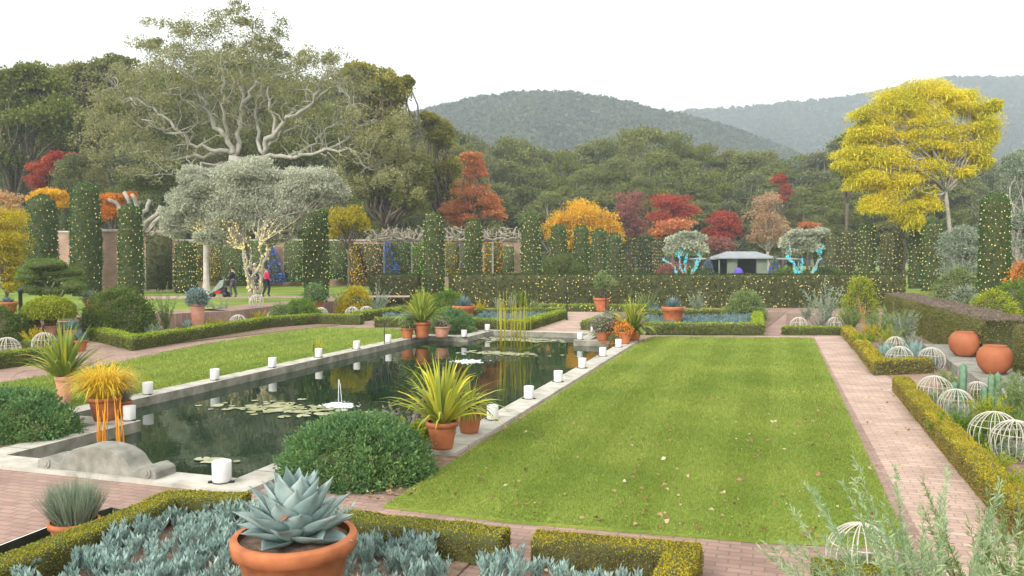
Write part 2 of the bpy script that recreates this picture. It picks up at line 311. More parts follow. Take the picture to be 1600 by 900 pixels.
# numpy batches of leaves: arrays of quads/tris
def unit(a): return a / (np.linalg.norm(a, axis=1, keepdims=True) + 1e-9)
def leaves(P, D, Ln, Wd, rng, fold=.15):
    n = len(P); D = unit(D); S = unit(np.cross(D, rng.normal(size=(n, 3)))); N = np.cross(D, S)
    Ln = np.broadcast_to(Ln, (n,))[:, None]; Wd = np.broadcast_to(Wd, (n,))[:, None]
    a = P; b = P + D * Ln * .5 + S * Wd * .5 + N * Wd * fold; c = P + D * Ln; d = P + D * Ln * .5 - S * Wd * .5 + N * Wd * fold
    return np.stack([a, b, c, d], 1).reshape(-1, 3), np.arange(n * 4).reshape(n, 4)
def blades(P, D, Ln, Wd, droop, rng, k=4, side=None):
    """curved tapering strips"""
    n = len(P); D = unit(D); Ln = np.broadcast_to(Ln, (n,)); Wd = np.broadcast_to(Wd, (n,)); droop = np.broadcast_to(droop, (n,))
    hz = D.copy(); hz[:, 2] = 0; S = np.cross(hz + rng.normal(size=(n, 3)) * .05, np.array([0, 0, 1.])); S = unit(S)
    if side is not None: S = unit(S + side)
    pts = [P]; cur = P; dd = D.copy()
    for i in range(k):
        dd = unit(dd + np.array([0, 0, -1.]) * (droop / k * (i + .5) / k * 2)[:, None]); cur = cur + dd * (Ln / k)[:, None]; pts.append(cur)
    prof = [.75, 1.0, .85, .55, .03] if k == 4 else list(np.interp(np.linspace(0, 1, k + 1), [0, .25, .6, 1], [.7, 1, .75, .03]))
    V = []
    for i, p in enumerate(pts):
        wv = (Wd * prof[i] * .5)[:, None]; V += [p - S * wv, p + S * wv]
    V = np.stack(V, 1)  # n, 2(k+1), 3
    b0 = np.arange(n)[:, None] * 2 * (k + 1)
    Fc = np.concatenate([np.stack([b0[:, 0] + 2 * i, b0[:, 0] + 2 * i + 1, b0[:, 0] + 2 * i + 3, b0[:, 0] + 2 * i + 2], 1) for i in range(k)])
    return V.reshape(-1, 3), Fc
def npmesh(name, batches, mats, parent=None, loc=None, body=None, smooth=False, bodymat=None):
    """batches: list of (V, quadF, matindex); body: MB using its own indices"""
    Vs, Fs, Ms, off = [], [], [], 0
    for V, Fc, mi in batches: Vs.append(V); Fs.append(Fc + off); Ms.append(np.full(len(Fc), mi)); off += len(V)
    V = np.concatenate(Vs); Fc = np.concatenate(Fs); Mi = np.concatenate(Ms)
    loops = Fc.reshape(-1); starts = np.arange(len(Fc)) * 4; tot = np.full(len(Fc), 4)
    if body is not None:
        bl = [i + off for f in body.f for i in f]; bt = np.array([len(f) for f in body.f]); bs = np.concatenate([[0], np.cumsum(bt)[:-1]]) + len(loops)
        V = np.concatenate([V, body.V()]); loops = np.concatenate([loops, bl]); starts = np.concatenate([starts, bs]); tot = np.concatenate([tot, bt])
        Mi = np.concatenate([Mi, np.full(len(body.f), bodymat if bodymat is not None else 0)])
    me = bpy.data.meshes.new(name); me.vertices.add(len(V)); me.vertices.foreach_set('co', V.astype(np.float32).reshape(-1))
    me.loops.add(len(loops)); me.loops.foreach_set('vertex_index', loops.astype(np.int32))
    me.polygons.add(len(starts)); me.polygons.foreach_set('loop_start', starts.astype(np.int32)); me.polygons.foreach_set('loop_total', tot.astype(np.int32))
    me.polygons.foreach_set('material_index', Mi.astype(np.int32))
    for m in (mats if isinstance(mats, (list, tuple)) else [mats]): me.materials.append(m)
    me.update(calc_edges=True)
    return link(name, me, parent, loc)
def sample(mb, n, rng, zmin=None):
    V = mb.V(); T = []
    for f in mb.f:
        for i in range(1, len(f) - 1): T.append((f[0], f[i], f[i + 1]))
    T = np.array(T); A, B, C = V[T[:, 0]], V[T[:, 1]], V[T[:, 2]]; cr = np.cross(B - A, C - A); ar = np.linalg.norm(cr, axis=1)
    if zmin is not None: ar = ar * (((A + B + C)[:, 2] / 3) > zmin)
    idx = rng.choice(len(T), n, p=ar / ar.sum()); u, v = rng.random((2, n)); q = u + v > 1; u[q] = 1 - u[q]; v[q] = 1 - v[q]
    P = A[idx] + (B - A)[idx] * u[:, None] + (C - A)[idx] * v[:, None]; return P, unit(cr[idx])
def shell(mb, n, size, rng, spread=.9, depth=0., aspect=.55, zmin=None, up=.2):
    """a leafy coat on a body"""
    P, N = sample(mb, n, rng, zmin)
    P = P + N * (rng.normal(size=(n, 1)) * depth)
    D = N * .7 + rng.normal(size=(n, 3)) * spread + np.array([0, 0, up]); s = size * rng.uniform(.6, 1.3, n)
    return leaves(P - D / np.linalg.norm(D, axis=1, keepdims=True) * (s[:, None] * .3), D, s, s * aspect, rng)
SEED = [100]
def rg(): SEED[0] += 1; return np.random.default_rng(SEED[0])

def string_lights(host, pts, off=None, r=.032, mat='bulb', kind=None):
    """bulbs hung on a host; pts in world coordinates"""
    pts = np.asarray(pts); n = len(pts)
    o = np.array([[1, 0, 0], [-1, 0, 0], [0, 1, 0], [0, -1, 0], [0, 0, 1.2], [0, 0, -1.2]]) * r
    V = (pts[:, None, :] + o[None] * np.random.default_rng(n).uniform(.5, 1.25, (n, 1, 1))).reshape(-1, 3); T = np.array([[0, 2, 4], [2, 1, 4], [1, 3, 4], [3, 0, 4], [2, 0, 5], [1, 2, 5], [3, 1, 5], [0, 3, 5]])
    Fc = (np.arange(n)[:, None, None] * 6 + T[None]).reshape(-1, 3)
    me = bpy.data.meshes.new('string_lights'); c = pts.mean(0); me.from_pydata((V - c).tolist(), [], Fc.tolist()); me.materials.append(M[mat])
    return tag(link('string_lights', me, None, c), '%s fairy lights on %s' % ({'bulb': 'yellow', 'bulbcyan': 'cyan', 'bulbblue': 'blue'}[mat], ' '.join(host.split()[:12])), 'string lights', 'fairy lights on the hedges and trees')

# ================================================================== GROUND
def sheet(name, poly, z, mat, thick=.0):
    mb = MB(); pl = [(float(p[0]), float(p[1])) for p in poly]
    if thick: mb.prism(pl, z - thick, z)
    else:
        n = len(pl); ar = sum(pl[i][0] * pl[(i + 1) % n][1] - pl[(i + 1) % n][0] * pl[i][1] for i in range(n))
        if ar < 0: pl = pl[::-1]
        mb.add([(x, y, z) for x, y in pl], [tuple(range(n))])
    return struct(mb.build(name, mat, smooth=False))
# one sheet to the horizon with a hole for the pool
PX0, PX1, PXn0, PXn1 = -12.05, -4.5, -10.40, -6.16      # outer body and narrow ends (centre of the coping)
PYa, PYb, PYc, PYd = 8.22, 10.75, 26.6, 29.2
def pool_poly(o):                                        # o > 0 grows outwards
    return [(PXn0 - o, PYa - o), (PXn1 + o, PYa - o), (PXn1 + o, PYb - o), (PX1 + o, PYb - o), (PX1 + o, PYc + o), (PXn1 + o, PYc + o),
            (PXn1 + o, PYd + o), (PXn0 - o, PYd + o), (PXn0 - o, PYc + o), (PX0 - o, PYc + o), (PX0 - o, PYb - o), (PXn0 - o, PYb - o)]
def holed(name, outer, holes, z, mat):
    bm = bmesh.new(); e = []
    for poly in [outer] + holes:
        vs = [bm.verts.new((x, y, z)) for x, y in poly]
        for i in range(len(vs)): e.append(bm.edges.new((vs[i], vs[(i + 1) % len(vs)])))
    bmesh.ops.triangle_fill(bm, edges=e, use_beauty=True, use_dissolve=False)
    for f in bm.faces:
        if f.normal.z < 0: f.normal_flip()
    me = bpy.data.meshes.new(name); bm.to_mesh(me); bm.free(); me.materials.append(mat); return struct(link(name, me))
# lower trench in the near left corner: the landing ends in a riser there
TR = [tuple(float(c) for c in gp(u, v)[:2]) for u, v in ((-160, 915), (0, 853), (75, 824), (168, 796), (215, 808), (130, 846), (40, 880), (-120, 950))]
holed('ground', [(-3000, -600), (3000, -600), (3000, 4000), (-3000, 4000)], [[(-60, 1.0), (20, 1.0), (20, 60), (-60, 60)]], -.012, M['meadow'])
bm_outer = [(-60, 1.0), (20, 1.0), (20, 60), (-60, 60)]
holed('brick_paving', bm_outer, [pool_poly(.1), TR], 0, M['brick'])
m = MB(); V = [(x, y, -.30) for x, y in TR] + [(x, y, -.004) for x, y in TR]; k = len(TR); m.add(V, [tuple(range(k - 1, -1, -1))] + [(i, (i + 1) % k, k + (i + 1) % k, k + i) for i in range(k)]); struct(m.build('lower_step', M['stepstone'], smooth=False))
LAWN = [(-4.12, 8.03), (-2.6, 7.98), (0, 8.17), (1.3, 8.45), (1.42, 29.9), (-3.95, 28.6), (-4.12, 27.5)]
sheet('lawn', LAWN, .03, M['lawn'], .028)
LL = [(-12.38, 11.2), (-12.38, 27.1), (-14.3, 28.7), gp(500, 513), gp(420, 523), gp(300, 543), gp(150, 576), gp(60, 592), gp(0, 602)[:2], (-20.5, 11.0)]
LL = [tuple(float(x) for x in p[:2]) for p in LL]
sheet('left_lawn', LL, .03, M['lawn'], .028)
sheet('brick_path', [(1.46, 7.0), (2.72, 7.0), (2.62, 31.2), (1.50, 31.2)], .004, M['brickpath'])
sheet('cross_path', [(-7.5, 29.95), (1.49, 30.1), (1.49, 31.0), (-4.6, 30.6), (-4.7, 29.5), (-7.5, 29.5)], .004, M['brickpath'])
sheet('far_path', [(-9.7, 29.55), (-6.4, 29.55), (-6.2, 37.2), (-5.5, 42), (-11, 42), (-9.7, 37)], .008, M['brickpath'])
# terrace behind the retaining wall, and the higher ground behind the long hedge
TZ = .6
TW = [base(60, 29), base(250, 31.5), base(360, 33.5), base(440, 38), base(560, 43.5)]
TW = [tuple(p[:2]) for p in TW]
edge = [tuple(base(600, 54.8)[:2]), tuple(base(1420, 53)[:2]), tuple(base(1700, 60)[:2])]
tpoly = [(-60, 8)] + TW + edge + [tuple(base(2600, 62)[:2]), tuple(base(2600, 700)[:2]), tuple(base(-1500, 700)[:2]), (-260, 8)]
sheet('terrace_lawn', tpoly, TZ, M['lawn'], .7)
wm = MB()
for a, b in zip(TW[:-1], TW[1:]):
    a = np.array(a); b = np.array(b); dv = (b - a) / np.linalg.norm(b - a); nn = np.array([dv[1], -dv[0]])
    wm.prism([a + nn * .02, b + nn * .02, b - nn * 1.9, a - nn * 1.9], -.02, TZ + .03)
o = wm.build('retaining_wall', [M['brick']], smooth=False); tag(o, 'low brick retaining wall with paved top below the left terrace', 'wall')
tp = MB(); pl = [base(200, 44, TZ), base(640, 46, TZ), base(640, 48.5, TZ), base(180, 47.5, TZ)]
sheet('terrace_path', [tuple(p[:2]) for p in pl], TZ + .012, M['brickpath'])

# ================================================================== POOL
mb = MB(); i0, i1 = .16, .22
A, B = pool_poly(-.20), pool_poly(.26)
n = len(A); ZT, ZB = .05, -.6
V = [(x, y, ZT) for x, y in A] + [(x, y, ZT) for x, y in B] + [(x, y, ZB) for x, y in A] + [(x, y, -.01) for x, y in B]
Fc = []
for i in range(n):
    j = (i + 1) % n
    Fc += [(i, j, n + j, n + i)[::-1], (2 * n + i, 2 * n + j, j, i)[::-1], (n + i, n + j, 3 * n + j, 3 * n + i)[::-1]]
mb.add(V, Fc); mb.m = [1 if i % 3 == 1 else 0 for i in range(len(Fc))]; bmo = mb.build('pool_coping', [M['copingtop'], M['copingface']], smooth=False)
tag(bmo, 'pale worn stone coping running round the lily pool', 'pool edge')
sheet('pool_water', pool_poly(-.1), -.13, M['water'])
# ---- joints of the coping: fine dark grooves are in the stone bump; carved scroll at the near end
mb = MB(); prof = []
for t in np.linspace(0, 1, 61):
    x = -1.30 + 2.6 * t; a = abs(x)
    if a < .68: z = .12 + .34 * math.sqrt(max(0, 1 - (a / .74) ** 2)) + .02
    elif a < .84: z = .27 - .15 * math.sin((a - .68) / .16 * math.pi / 2)
    elif a < .90: z = .12
    else: z = .10 + .10 * math.sqrt(max(0, 1 - ((a - 1.10) / .21) ** 2))
    prof.append((x, z))
k = len(prof); yw = .21
V = [(x, -yw, 0) for x, z in prof] + [(x, -yw, z) for x, z in prof] + [(x, yw, z) for x, z in prof] + [(x, yw, 0) for x, z in prof]
Fc = [(i, i + 1, k + i + 1, k + i) for i in range(k - 1)] + [(k + i, k + i + 1, 2 * k + i + 1, 2 * k + i) for i in range(k - 1)] + [(2 * k + i, 2 * k + i + 1, 3 * k + i + 1, 3 * k + i) for i in range(k - 1)] + [(0, k, 2 * k, 3 * k), (k - 1, 4 * k - 1, 3 * k - 1, 2 * k - 1)]
mb.add(V, Fc)
for s in (-1, 1):
    cx = s * 1.10
    for q, rr in ((1, .105), (0, .06)):      # rolled volutes with a step
        mb.tube([(cx, -yw - .02 - .015 * (1 - q), .105), (cx, yw + .02 + .015 * (1 - q), .105)], rr, 20)
sm = mb.build('stone_scroll', M['stonedark'], loc=(-8.24, 8.22, ZT - .005), smooth=False, bevel=.012); sm.scale = (.74, .85, .72)
for p in sm.data.polygons: p.use_smooth = False
tag(sm, 'grey carved stone scroll with a rounded hump on the near pool edge', 'stone ornament')

# lanterns
def make_lantern():
    t = thing('lantern', '', 'lantern', (0, 0, 0), 0, 'white cylinder lanterns round the pool')
    a = MB(); a.lathe([(.0, .012), (.098, .012), (.106, .03), (.107, .262), (.104, .266), (.098, .262), (.086, .03), (0, .03)], 24); a.build('shade', M['lantern'], t)
    a = MB(); a.lathe([(0, 0), (.10, 0), (.10, .012), (0, .012)], 20); a.box((.12, -.02, .012), (.05, .04, .022)); a.box((-.12, -.02, .012), (.05, .04, .022)); a.build('base_clip', M['black'], t)
    return t
lan = make_lantern(); first = True
ordn = ['nearest', 'second', 'third', 'fourth', 'fifth', 'sixth', 'seventh', 'eighth']
LP = []
for i, y in enumerate([13.13, 15.19, 17.41, 19.6, 21.76, 23.89]): LP.append((-12.05, y, 'white cylinder lantern, %s one along the left pool edge' % ordn[i]))
for i, y in enumerate([12.87, 15.03, 17.32, 19.72, 22.3, 24.75]): LP.append((-4.52, y, 'white cylinder lantern, %s one along the right pool edge' % ordn[i]))
LP += [(-10.40, 10.9, 'white cylinder lantern on the near left inner corner by the yellow grass pot'), (-6.42, 8.2, 'large looking white lantern on near pool edge beside the carved scroll'),
       (-10.3, 26.3, 'white lantern at far left corner before the dark mound'), (-10.36, 28.9, 'white lantern at far pool end where the lily pads begin'),
       (-6.2, 26.7, 'white lantern at the far right inner corner of the pool'), (-6.3, 29.3, 'white lantern farthest right at the path end of the pool')]
for x, y, lb in LP:
    o = lan if first else copytree(lan, (0, 0, 0)); first = False
    o.location = (x, y, ZT); o.rotation_euler[2] = random.Random(int(x * 97 + y * 31)).uniform(-.5, .5); o['label'] = lb; o.scale = (.94, .94, .94)
lan2 = [c for c in col.objects if c.name.startswith('lantern') and abs(c.location.x + 6.42) < .01]
for c in lan2: c.scale = (1.08, 1.08, 1.0)

# ================================================================== TOPIARY, HEDGES
def hedge(label, pts, wd, h, lm, d=None, dens=1., name='box_hedge', cat='hedge', real=.028, lights=0, body2=None, z0=0, px=1.8, topbulge=.0, side=0):
    """pts: front/left base line in the world; hedge thickness goes to the left of travel when wd>0"""
    rng = rg(); pts = [np.array(p[:2], float) for p in pts]; mb = MB()
    cen = np.mean(pts, axis=0); dd = max(4, dist([cen[0], cen[1], 0])) if d is None else d
    n = len(pts); off = []
    for i in range(n):
        t1 = pts[i] - pts[i - 1] if i > 0 else pts[1] - pts[0]; t2 = pts[i + 1] - pts[i] if i < n - 1 else pts[-1] - pts[-2]
        t1 = t1 / np.linalg.norm(t1); t2 = t2 / np.linalg.norm(t2); n1 = np.array([-t1[1], t1[0]]); n2 = np.array([-t2[1], t2[0]])
        b = n1 + n2; b /= np.linalg.norm(b); off.append(b * wd / max(.5, float(np.dot(b, n1))))
    ln = sum(np.linalg.norm(pts[i + 1] - pts[i]) for i in range(n - 1))
    fine = max(.12, ln / 60)
    P, Q = [], []
    for i in range(n - 1):
        m = max(1, int(np.linalg.norm(pts[i + 1] - pts[i]) / fine))
        for j in range(m): t = j / m; P.append(pts[i] * (1 - t) + pts[i + 1] * t); Q.append(pts[i] * (1 - t) + pts[i + 1] * t + off[i] * (1 - t) + off[i + 1] * t)
    P.append(pts[-1]); Q.append(pts[-1] + off[-1]); k = len(P)
    w1 = rng.normal(size=k) * .012 * min(1, dd / 10); w1 = np.convolve(w1, [.25, .5, .25], 'same')
    V = []
    for i in range(k):
        c = (P[i] + Q[i]) / 2; hh = h + w1[i] - .02
        for (q, s, z) in ((P[i], .93, 0), (P[i], .97, hh * .8), (P[i], .86, hh), (Q[i], .86, hh), (Q[i], .97, hh * .8), (Q[i], .93, 0)):
            r = c + (q - c) * s + w1[i] * .6; V.append((r[0] - cen[0], r[1] - cen[1], z))
    Fc = [(i * 6 + j, i * 6 + j + 1, (i + 1) * 6 + j + 1, (i + 1) * 6 + j) for i in range(k - 1) for j in range(5)] + [(0, 1, 2, 3, 4, 5), tuple((k - 1) * 6 + j for j in (5, 4, 3, 2, 1, 0))]
    if wd > 0: Fc = [tuple(reversed(f)) for f in Fc]
    mb.add(V, Fc)
    # make sure that normals point outwards
    PP, NN = sample(mb, 400, rng); cc = np.array([np.mean([(p + q) / 2 for p, q in zip(P, Q)], axis=0)[0] - cen[0], 0, 0])
    if (NN[PP[:, 2] > h * .93][:, 2].mean() if (PP[:, 2] > h * .93).any() else 1) < 0: mb.f = [tuple(reversed(f)) for f in mb.f]
    ls = leafsize(dd, real, px); area = ln * (abs(wd) + 1.6 * h)
    cnt = int(min(90000, area / (ls * ls * .45) * 1.9 * dens))
    bt = shell(mb, cnt, ls, rng, .9, ls * .35)
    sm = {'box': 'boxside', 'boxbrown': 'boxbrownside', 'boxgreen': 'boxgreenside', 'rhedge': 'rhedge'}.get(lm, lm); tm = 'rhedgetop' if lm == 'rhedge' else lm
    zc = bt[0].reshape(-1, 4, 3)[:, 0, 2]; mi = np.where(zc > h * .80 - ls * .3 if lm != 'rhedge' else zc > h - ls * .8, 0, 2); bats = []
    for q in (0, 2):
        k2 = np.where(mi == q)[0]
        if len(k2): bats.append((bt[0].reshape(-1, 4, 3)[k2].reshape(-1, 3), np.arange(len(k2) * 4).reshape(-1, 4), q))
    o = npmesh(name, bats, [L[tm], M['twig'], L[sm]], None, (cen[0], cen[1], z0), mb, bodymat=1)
    tag(o, label, cat)
    if lights:
        Pl, Nl = sample(mb, lights * 3, rng, .1 * h); keep = (Nl @ FW) < -.2; Pl = (Pl + Nl * .05)[keep][:lights]; string_lights(label.split(' with ')[0] if False else lights_name(label), Pl + np.array([cen[0], cen[1], z0]))
    return o
def lights_name(s): return 'the ' + ' '.join(s.split()[:11])

def shift(pts, dx, dy): return [(p[0] + dx, p[1] + dy) for p in pts]
# foreground hedges
hedge('bright yellow green box hedge curving round the brick landing and blue succulents', [gp(-70, 897, .28), gp(0, 869, .28), gp(150, 813, .28), gp(256, 768, .28), gp(388, 772, .28)], -.30, .30, 'box', real=.022, px=1.5)
hedge('box hedge between the big agave pot and the short path gap', [gp(548, 801, .28), gp(798, 827, .28)], -.34, .30, 'box', real=.022, px=1.5)
hedge('L shaped box hedge with brown patches in front of the lawn', [gp(840, 831, .28), gp(1102, 851, .28), gp(1075, 935, .28)], -.30, .30, 'boxbrown', real=.022, px=1.5)
hedge('short box hedge half hidden by the feathery grey green plant', [gp(1273, 872, .28), gp(1420, 886, .28)], -.3, .28, 'box', real=.022, px=1.5)
# right hand side
hedge('patchy yellow box hedge along the near half of the right path', [gp(1397, 612), gp(1440, 664), gp(1500, 738), gp(1600, 855)], .33, .33, 'boxbrown', real=.024, px=1.6)
hedge('yellow box hedge turning a corner before the far cactus bed', [gp(1316, 524), gp(1340, 552), gp(1368, 588), gp(1462, 584)], .34, .36, 'boxbrown')
hedge('short box hedge before the two far wire domes', [gp(1228, 524), gp(1320, 524)], .4, .30, 'boxgreen')
# far beds
hedge('clipped box hedge round the far right blue bed', [gp(1192, 497), gp(1193, 524), gp(1012, 523)], -.42, .42, 'boxgreen')
hedge('back box hedge of the far right blue bed', [gp(1185, 497), gp(1010, 499)], -.35, .42, 'boxgreen')
hedge('box hedge corner behind the orange pot at the path end', [gp(995, 521), gp(908, 516), gp(950, 503)], -.4, .38, 'boxgreen')
hedge('low lit box hedge behind the far path posts', [gp(840, 487), gp(1010, 488)], .5, .38, 'boxgreen', lights=60)
hedge('box hedge framing the middle blue bed beside the far path', [gp(722, 514), gp(822, 519), gp(886, 498)], .42, .42, 'boxgreen')
hedge('back box hedge of the middle blue bed', [gp(735, 496), gp(885, 493)], .35, .38, 'boxgreen')
hedge('short box hedge at the left of the potted flax group', [gp(585, 512), gp(655, 512)], .42, .40, 'boxgreen')
hedge('diagonal box hedge behind the left lawn corner', [gp(562, 503), gp(640, 492)], .42, .42, 'boxgreen')
hedge('long clipped box hedge edging the left lawn path', [gp(132, 530), gp(205, 549), gp(300, 533), gp(420, 513), gp(495, 507), gp(562, 508)], .42, .44, 'boxgreen')
hedge('low box hedge at far left before the wire domes', [gp(-60, 585), gp(40, 572), gp(113, 564)], .4, .42, 'boxgreen')
hedge('second low box hedge behind the left wire domes', [gp(30, 551), gp(108, 551)], .35, .35, 'boxgreen')
# big yew hedges
def bighedge(label, u0, u1, d0, d1, thick, ztop, lm, nl, z0=0, topm=None):
    a, b = base(u0, d0), base(u1, d1)
    return hedge(label, [a, b], thick, ztop - z0, lm, dens=1.0, name='clipped_hedge', real=.05, lights=nl, z0=z0, px=1.7)
bighedge('long dark clipped yew hedge crossing behind the garden', 702, 1416, 46, 46, 1.6, 1.9, 'hedge', 560)
bighedge('short clipped dark hedge at the left end of the garden axis', 577, 652, 49, 49, 1.8, 1.85, 'hedge', 70)
h0 = hedge('long olive brown hedge running away behind the terracotta jars', [gp(1381, 458, 1.25), gp(1455, 477, 1.25), gp(1536, 499, 1.25)], 1.35, 1.25, 'rhedge', dens=1.0, name='clipped_hedge', real=.04, px=1.6)
hedge('dark clipped hedge end beside the front terracotta jar', [base(1583, 18.6), base(1760, 13.4)], 1.4, 1.3, 'rhedge', name='clipped_hedge', real=.035, px=1.6)

def column(label, u, wpx, vtop, d, z0=0, lm='yew', nl=90, tap=.86, shape=1, grp='clipped columnar yews', lean=0):
    rng = rg(); p = base(u, d, z0); r = wpx / F * d / 2 * .94; h = H + (405 - vtop) / F * d - z0
    mb = MB(); K = 14; prof = []
    for i in range(K + 1):
        t = i / K; z = h * t
        if t < .9: rr = r * (tap + (1 - tap) * math.sin(min(1, (1 - t) * 1.6) * math.pi / 2)) * (.94 + .06 * min(1, t * 6))
        else: rr = r * (tap + .0) * math.sqrt(max(0.0, 1 - ((t - .9) / .1) ** 2 * shape)) + .03
        prof.append((rr * (1 + rng.normal() * .025) * .96, z * .995))
    mb.lathe(prof, 18, cap=True)
    for V in mb.v: V[:, 0] += rng.normal() * .0; V[:, :2] *= 1 + rng.normal(size=(len(V), 1)) * .02
    ls = leafsize(d, .05, 1.7); n = int(min(26000, 2 * math.pi * r * h / (ls * ls * .4) * 1.7))
    bt = shell(mb, n, ls, rng, .8, ls * .35, .45, up=.7)
    o = npmesh('columnar_yew', [(bt[0], bt[1], 0)], [L[lm], M['twig']], None, p, mb, bodymat=1)
    tag(o, label, 'yew', grp)
    if nl:
        rows = max(5, int(h / (.32 if d < 70 else .42))); P = []
        for i in range(rows):
            z = h * .965 * (i + .5) / rows; rr = np.interp(z, [q[1] for q in prof], [q[0] for q in prof]) + .05
            m = max(4, int(nl * .8 / rows)); a0 = rng.random() * 6
            for j in range(m): a = a0 + 2 * math.pi * (j + rng.normal() * .2) / m; P.append((p[0] + rr * math.cos(a), p[1] + rr * math.sin(a), z0 + z + rng.normal() * .075))
        P = np.array(P); P = P[((P - p) @ FW) < r * .3]
        string_lights('the ' + label, P, r=.020 + d * .00030)
    return o
CO = [
 ('broad round topped yew column, leftmost on the terrace', 67, 46, 303, 50, TZ, 'yew', 240), ('tall dark yew column, the highest on the left', 135, 48, 284, 48, TZ, 'yew', 300),
 ('tapered yew column right of the brick pier', 205, 40, 318, 47, TZ, 'yew', 240), ('short squat yew column under the left of the olive crown', 290, 37, 377, 52, TZ, 'yew', 330),
 ('dark yew column at the right edge of the olive tree', 494, 43, 324, 48, TZ, 'yew', 300), ('slender yew column standing in the gap of the hedge', 678, 35, 330, 54.5, 0, 'yew', 330),
 ('narrow yew column behind the hedge before the gold climbers', 740, 29, 341, 59, TZ, 'yew', 260), ('stout yew column left of the rounded topiary', 829, 33, 333, 60, TZ, 'yew', 300),
 ('yew column over the rounded topiary, first of receding row', 873, 29, 350, 66, TZ, 'yew', 180), ('second yew column of the receding middle row', 908, 27, 351, 72, TZ, 'yew', 170),
 ('third yew column of the receding middle row', 936, 26, 357, 79, TZ, 'yew', 160), ('fourth yew column of the receding middle row', 960, 24, 363, 86, TZ, 'yew', 150),
 ('fifth olive toned yew column of the middle row', 982, 22, 369, 94, TZ, 'yewold', 150), ('sixth yew column of the middle row', 1005, 21, 371, 102, TZ, 'yew', 150),
 ('last golden toned yew column of the middle row beside grey olive', 1029, 21, 373, 108, TZ, 'yewold', 240),
 ('very tall dark yew column at the right edge', 1553, 47, 298, 38, 0, 'yew', 420), ('dark yew column at the near end of right row', 1456, 32, 344, 55, 0, 'yew', 330),
 ('narrow yew column just left of the nearest right one', 1431, 22, 347, 60, 0, 'yew', 200), ('slim yew column under yellow tree, third from near end', 1404, 17, 357, 68, TZ, 'yewold', 150),
 ('slim yew column under yellow tree, fourth from near end', 1384, 19, 361, 74, TZ, 'yewold', 160), ('wide bluish yew column under the left of yellow tree', 1354, 28, 348, 62, TZ, 'yew', 300),
 ('lit yew column left of the wide bluish one', 1325, 22, 359, 76, TZ, 'yewold', 200), ('faint yew column at the far end of the right row', 1299, 21, 366, 88, TZ, 'yewold', 120),
 ('small dark yew column glimpsed between the two left columns', 101, 17, 330, 70, TZ, 'yew', 50),
]
for (lb, u, wp, vt, d, z0, lm, nl) in CO: column(lb, u, wp, vt, d, z0, lm, nl)

# ================================================================== MOUNDS AND SHRUBS
def mound(name, label, p, rx, ry, h, lm, n, size, z0=0, cat='shrub', rough=.12, clump=True, aspect=.5, skirt=-12, up=.3, spread=1.0, twigs=True):
    rng = rg(); mb = MB(); mb.ell((0, 0, 0), (rx * .88, ry * .88, h * .9), 26, 14, 0, skirt, .055, rng)
    bats = []
    P, N = sample(mb, n, rng)
    # layered tufts: leaves gathered round tuft centres
    k = max(10, n // 26); T, TN = sample(mb, k, rng); tr = size * rng.uniform(1.4, 3.2, k)
    own = rng.integers(0, k, n); dirs = unit(rng.normal(size=(n, 3)) + TN[own] * .8)
    PP = T[own] + TN[own] * (rng.uniform(0, rough, n) * h)[:, None] + dirs * tr[own][:, None] * rng.random((n, 1))
    D = dirs + TN[own] * .4 + np.array([0, 0, up]) + rng.normal(size=(n, 3)) * .3 * spread; s = size * rng.uniform(.6, 1.3, n)
    PP[:, 2] = np.maximum(PP[:, 2], .01)
    bats.append((*leaves(PP, D, s, s * aspect, rng), 0))
    bats.append((*shell(mb, n // 2, size, rng, spread, size * .5, aspect), 0))
    o = npmesh(name, bats, [L[lm], M['twig']], None, (p[0], p[1], z0), mb, bodymat=1)
    return tag(o, label, cat)
mound('mounded_shrub', 'large dark green dome shaped shrub on the near right pool corner', (-5.13, 9.25), 1.06, .90, .72, 'mound', 34000, .045, aspect=.5)
mound('mounded_shrub', 'spreading dark green shrub at far left before the pool end', (-11.45, 9.55), 1.15, .75, .68, 'mound', 22000, .05)
mound('mounded_shrub', 'smooth dark green dome behind the far left lantern', base(707, 30.5), .85, .85, .80, 'mound', 12000, .07)
mound('dark_shrub', 'big rounded dark bush behind the left box hedge', base(185, 28.5), 1.3, 1.1, 1.75, 'shrub', 16000, .085)
mound('sage_shrub', 'green rounded shrub left of the first far wire dome', base(470, 35), .9, .8, .95, 'cloud', 6000, .09)
mound('sage_shrub', 'fluffy green shrub beside the olive trunk base', base(440, 34.5), .55, .5, .8, 'sagegreen', 3000, .09)
mound('low_shrub', 'bright green flat topped shrub in front of the hedge gap', base(700, 37), .95, .7, 1.25, 'cloud', 7000, .09)
mound('low_shrub', 'yellow green shrub beside the slender hedge gap yew', base(660, 38), .6, .5, 1.15, 'lime', 4000, .09)
mound('yellow_shrub', 'yellow ornamental shrub glowing left of the short hedge', base(556, 40), .8, .8, 1.35, 'gold', 5000, .1)
mound('low_shrub', 'green shrub with yellow tinge before the long hedge', base(1165, 37), .85, .7, 1.3, 'sagegreen', 6000, .09)
mound('tall_grass_clump', 'soft olive grass clump left of the long right hedge', base(1345, 38), .65, .6, 2.0, 'lime', 5000, .09)
mound('grey_shrub', 'grey dome shrub behind the long right hedge', base(1507, 33), .5, .5, 1.7, 'sage', 4000, .08)
mound('lime_shrub', 'lime green shrub over the long right hedge', base(1552, 30), .9, .8, 1.6, 'lime', 7000, .08)
mound('lime_shrub', 'broad green bush between long hedge and grey tree', base(1500, 42), 1.3, 1.0, 2.4, 'sagegreen', 7000, .1)
mound('lime_shrub', 'green bush at right edge beneath the tallest yew column', base(1590, 33), 1.1, .8, 1.9, 'cloud', 7000, .08)
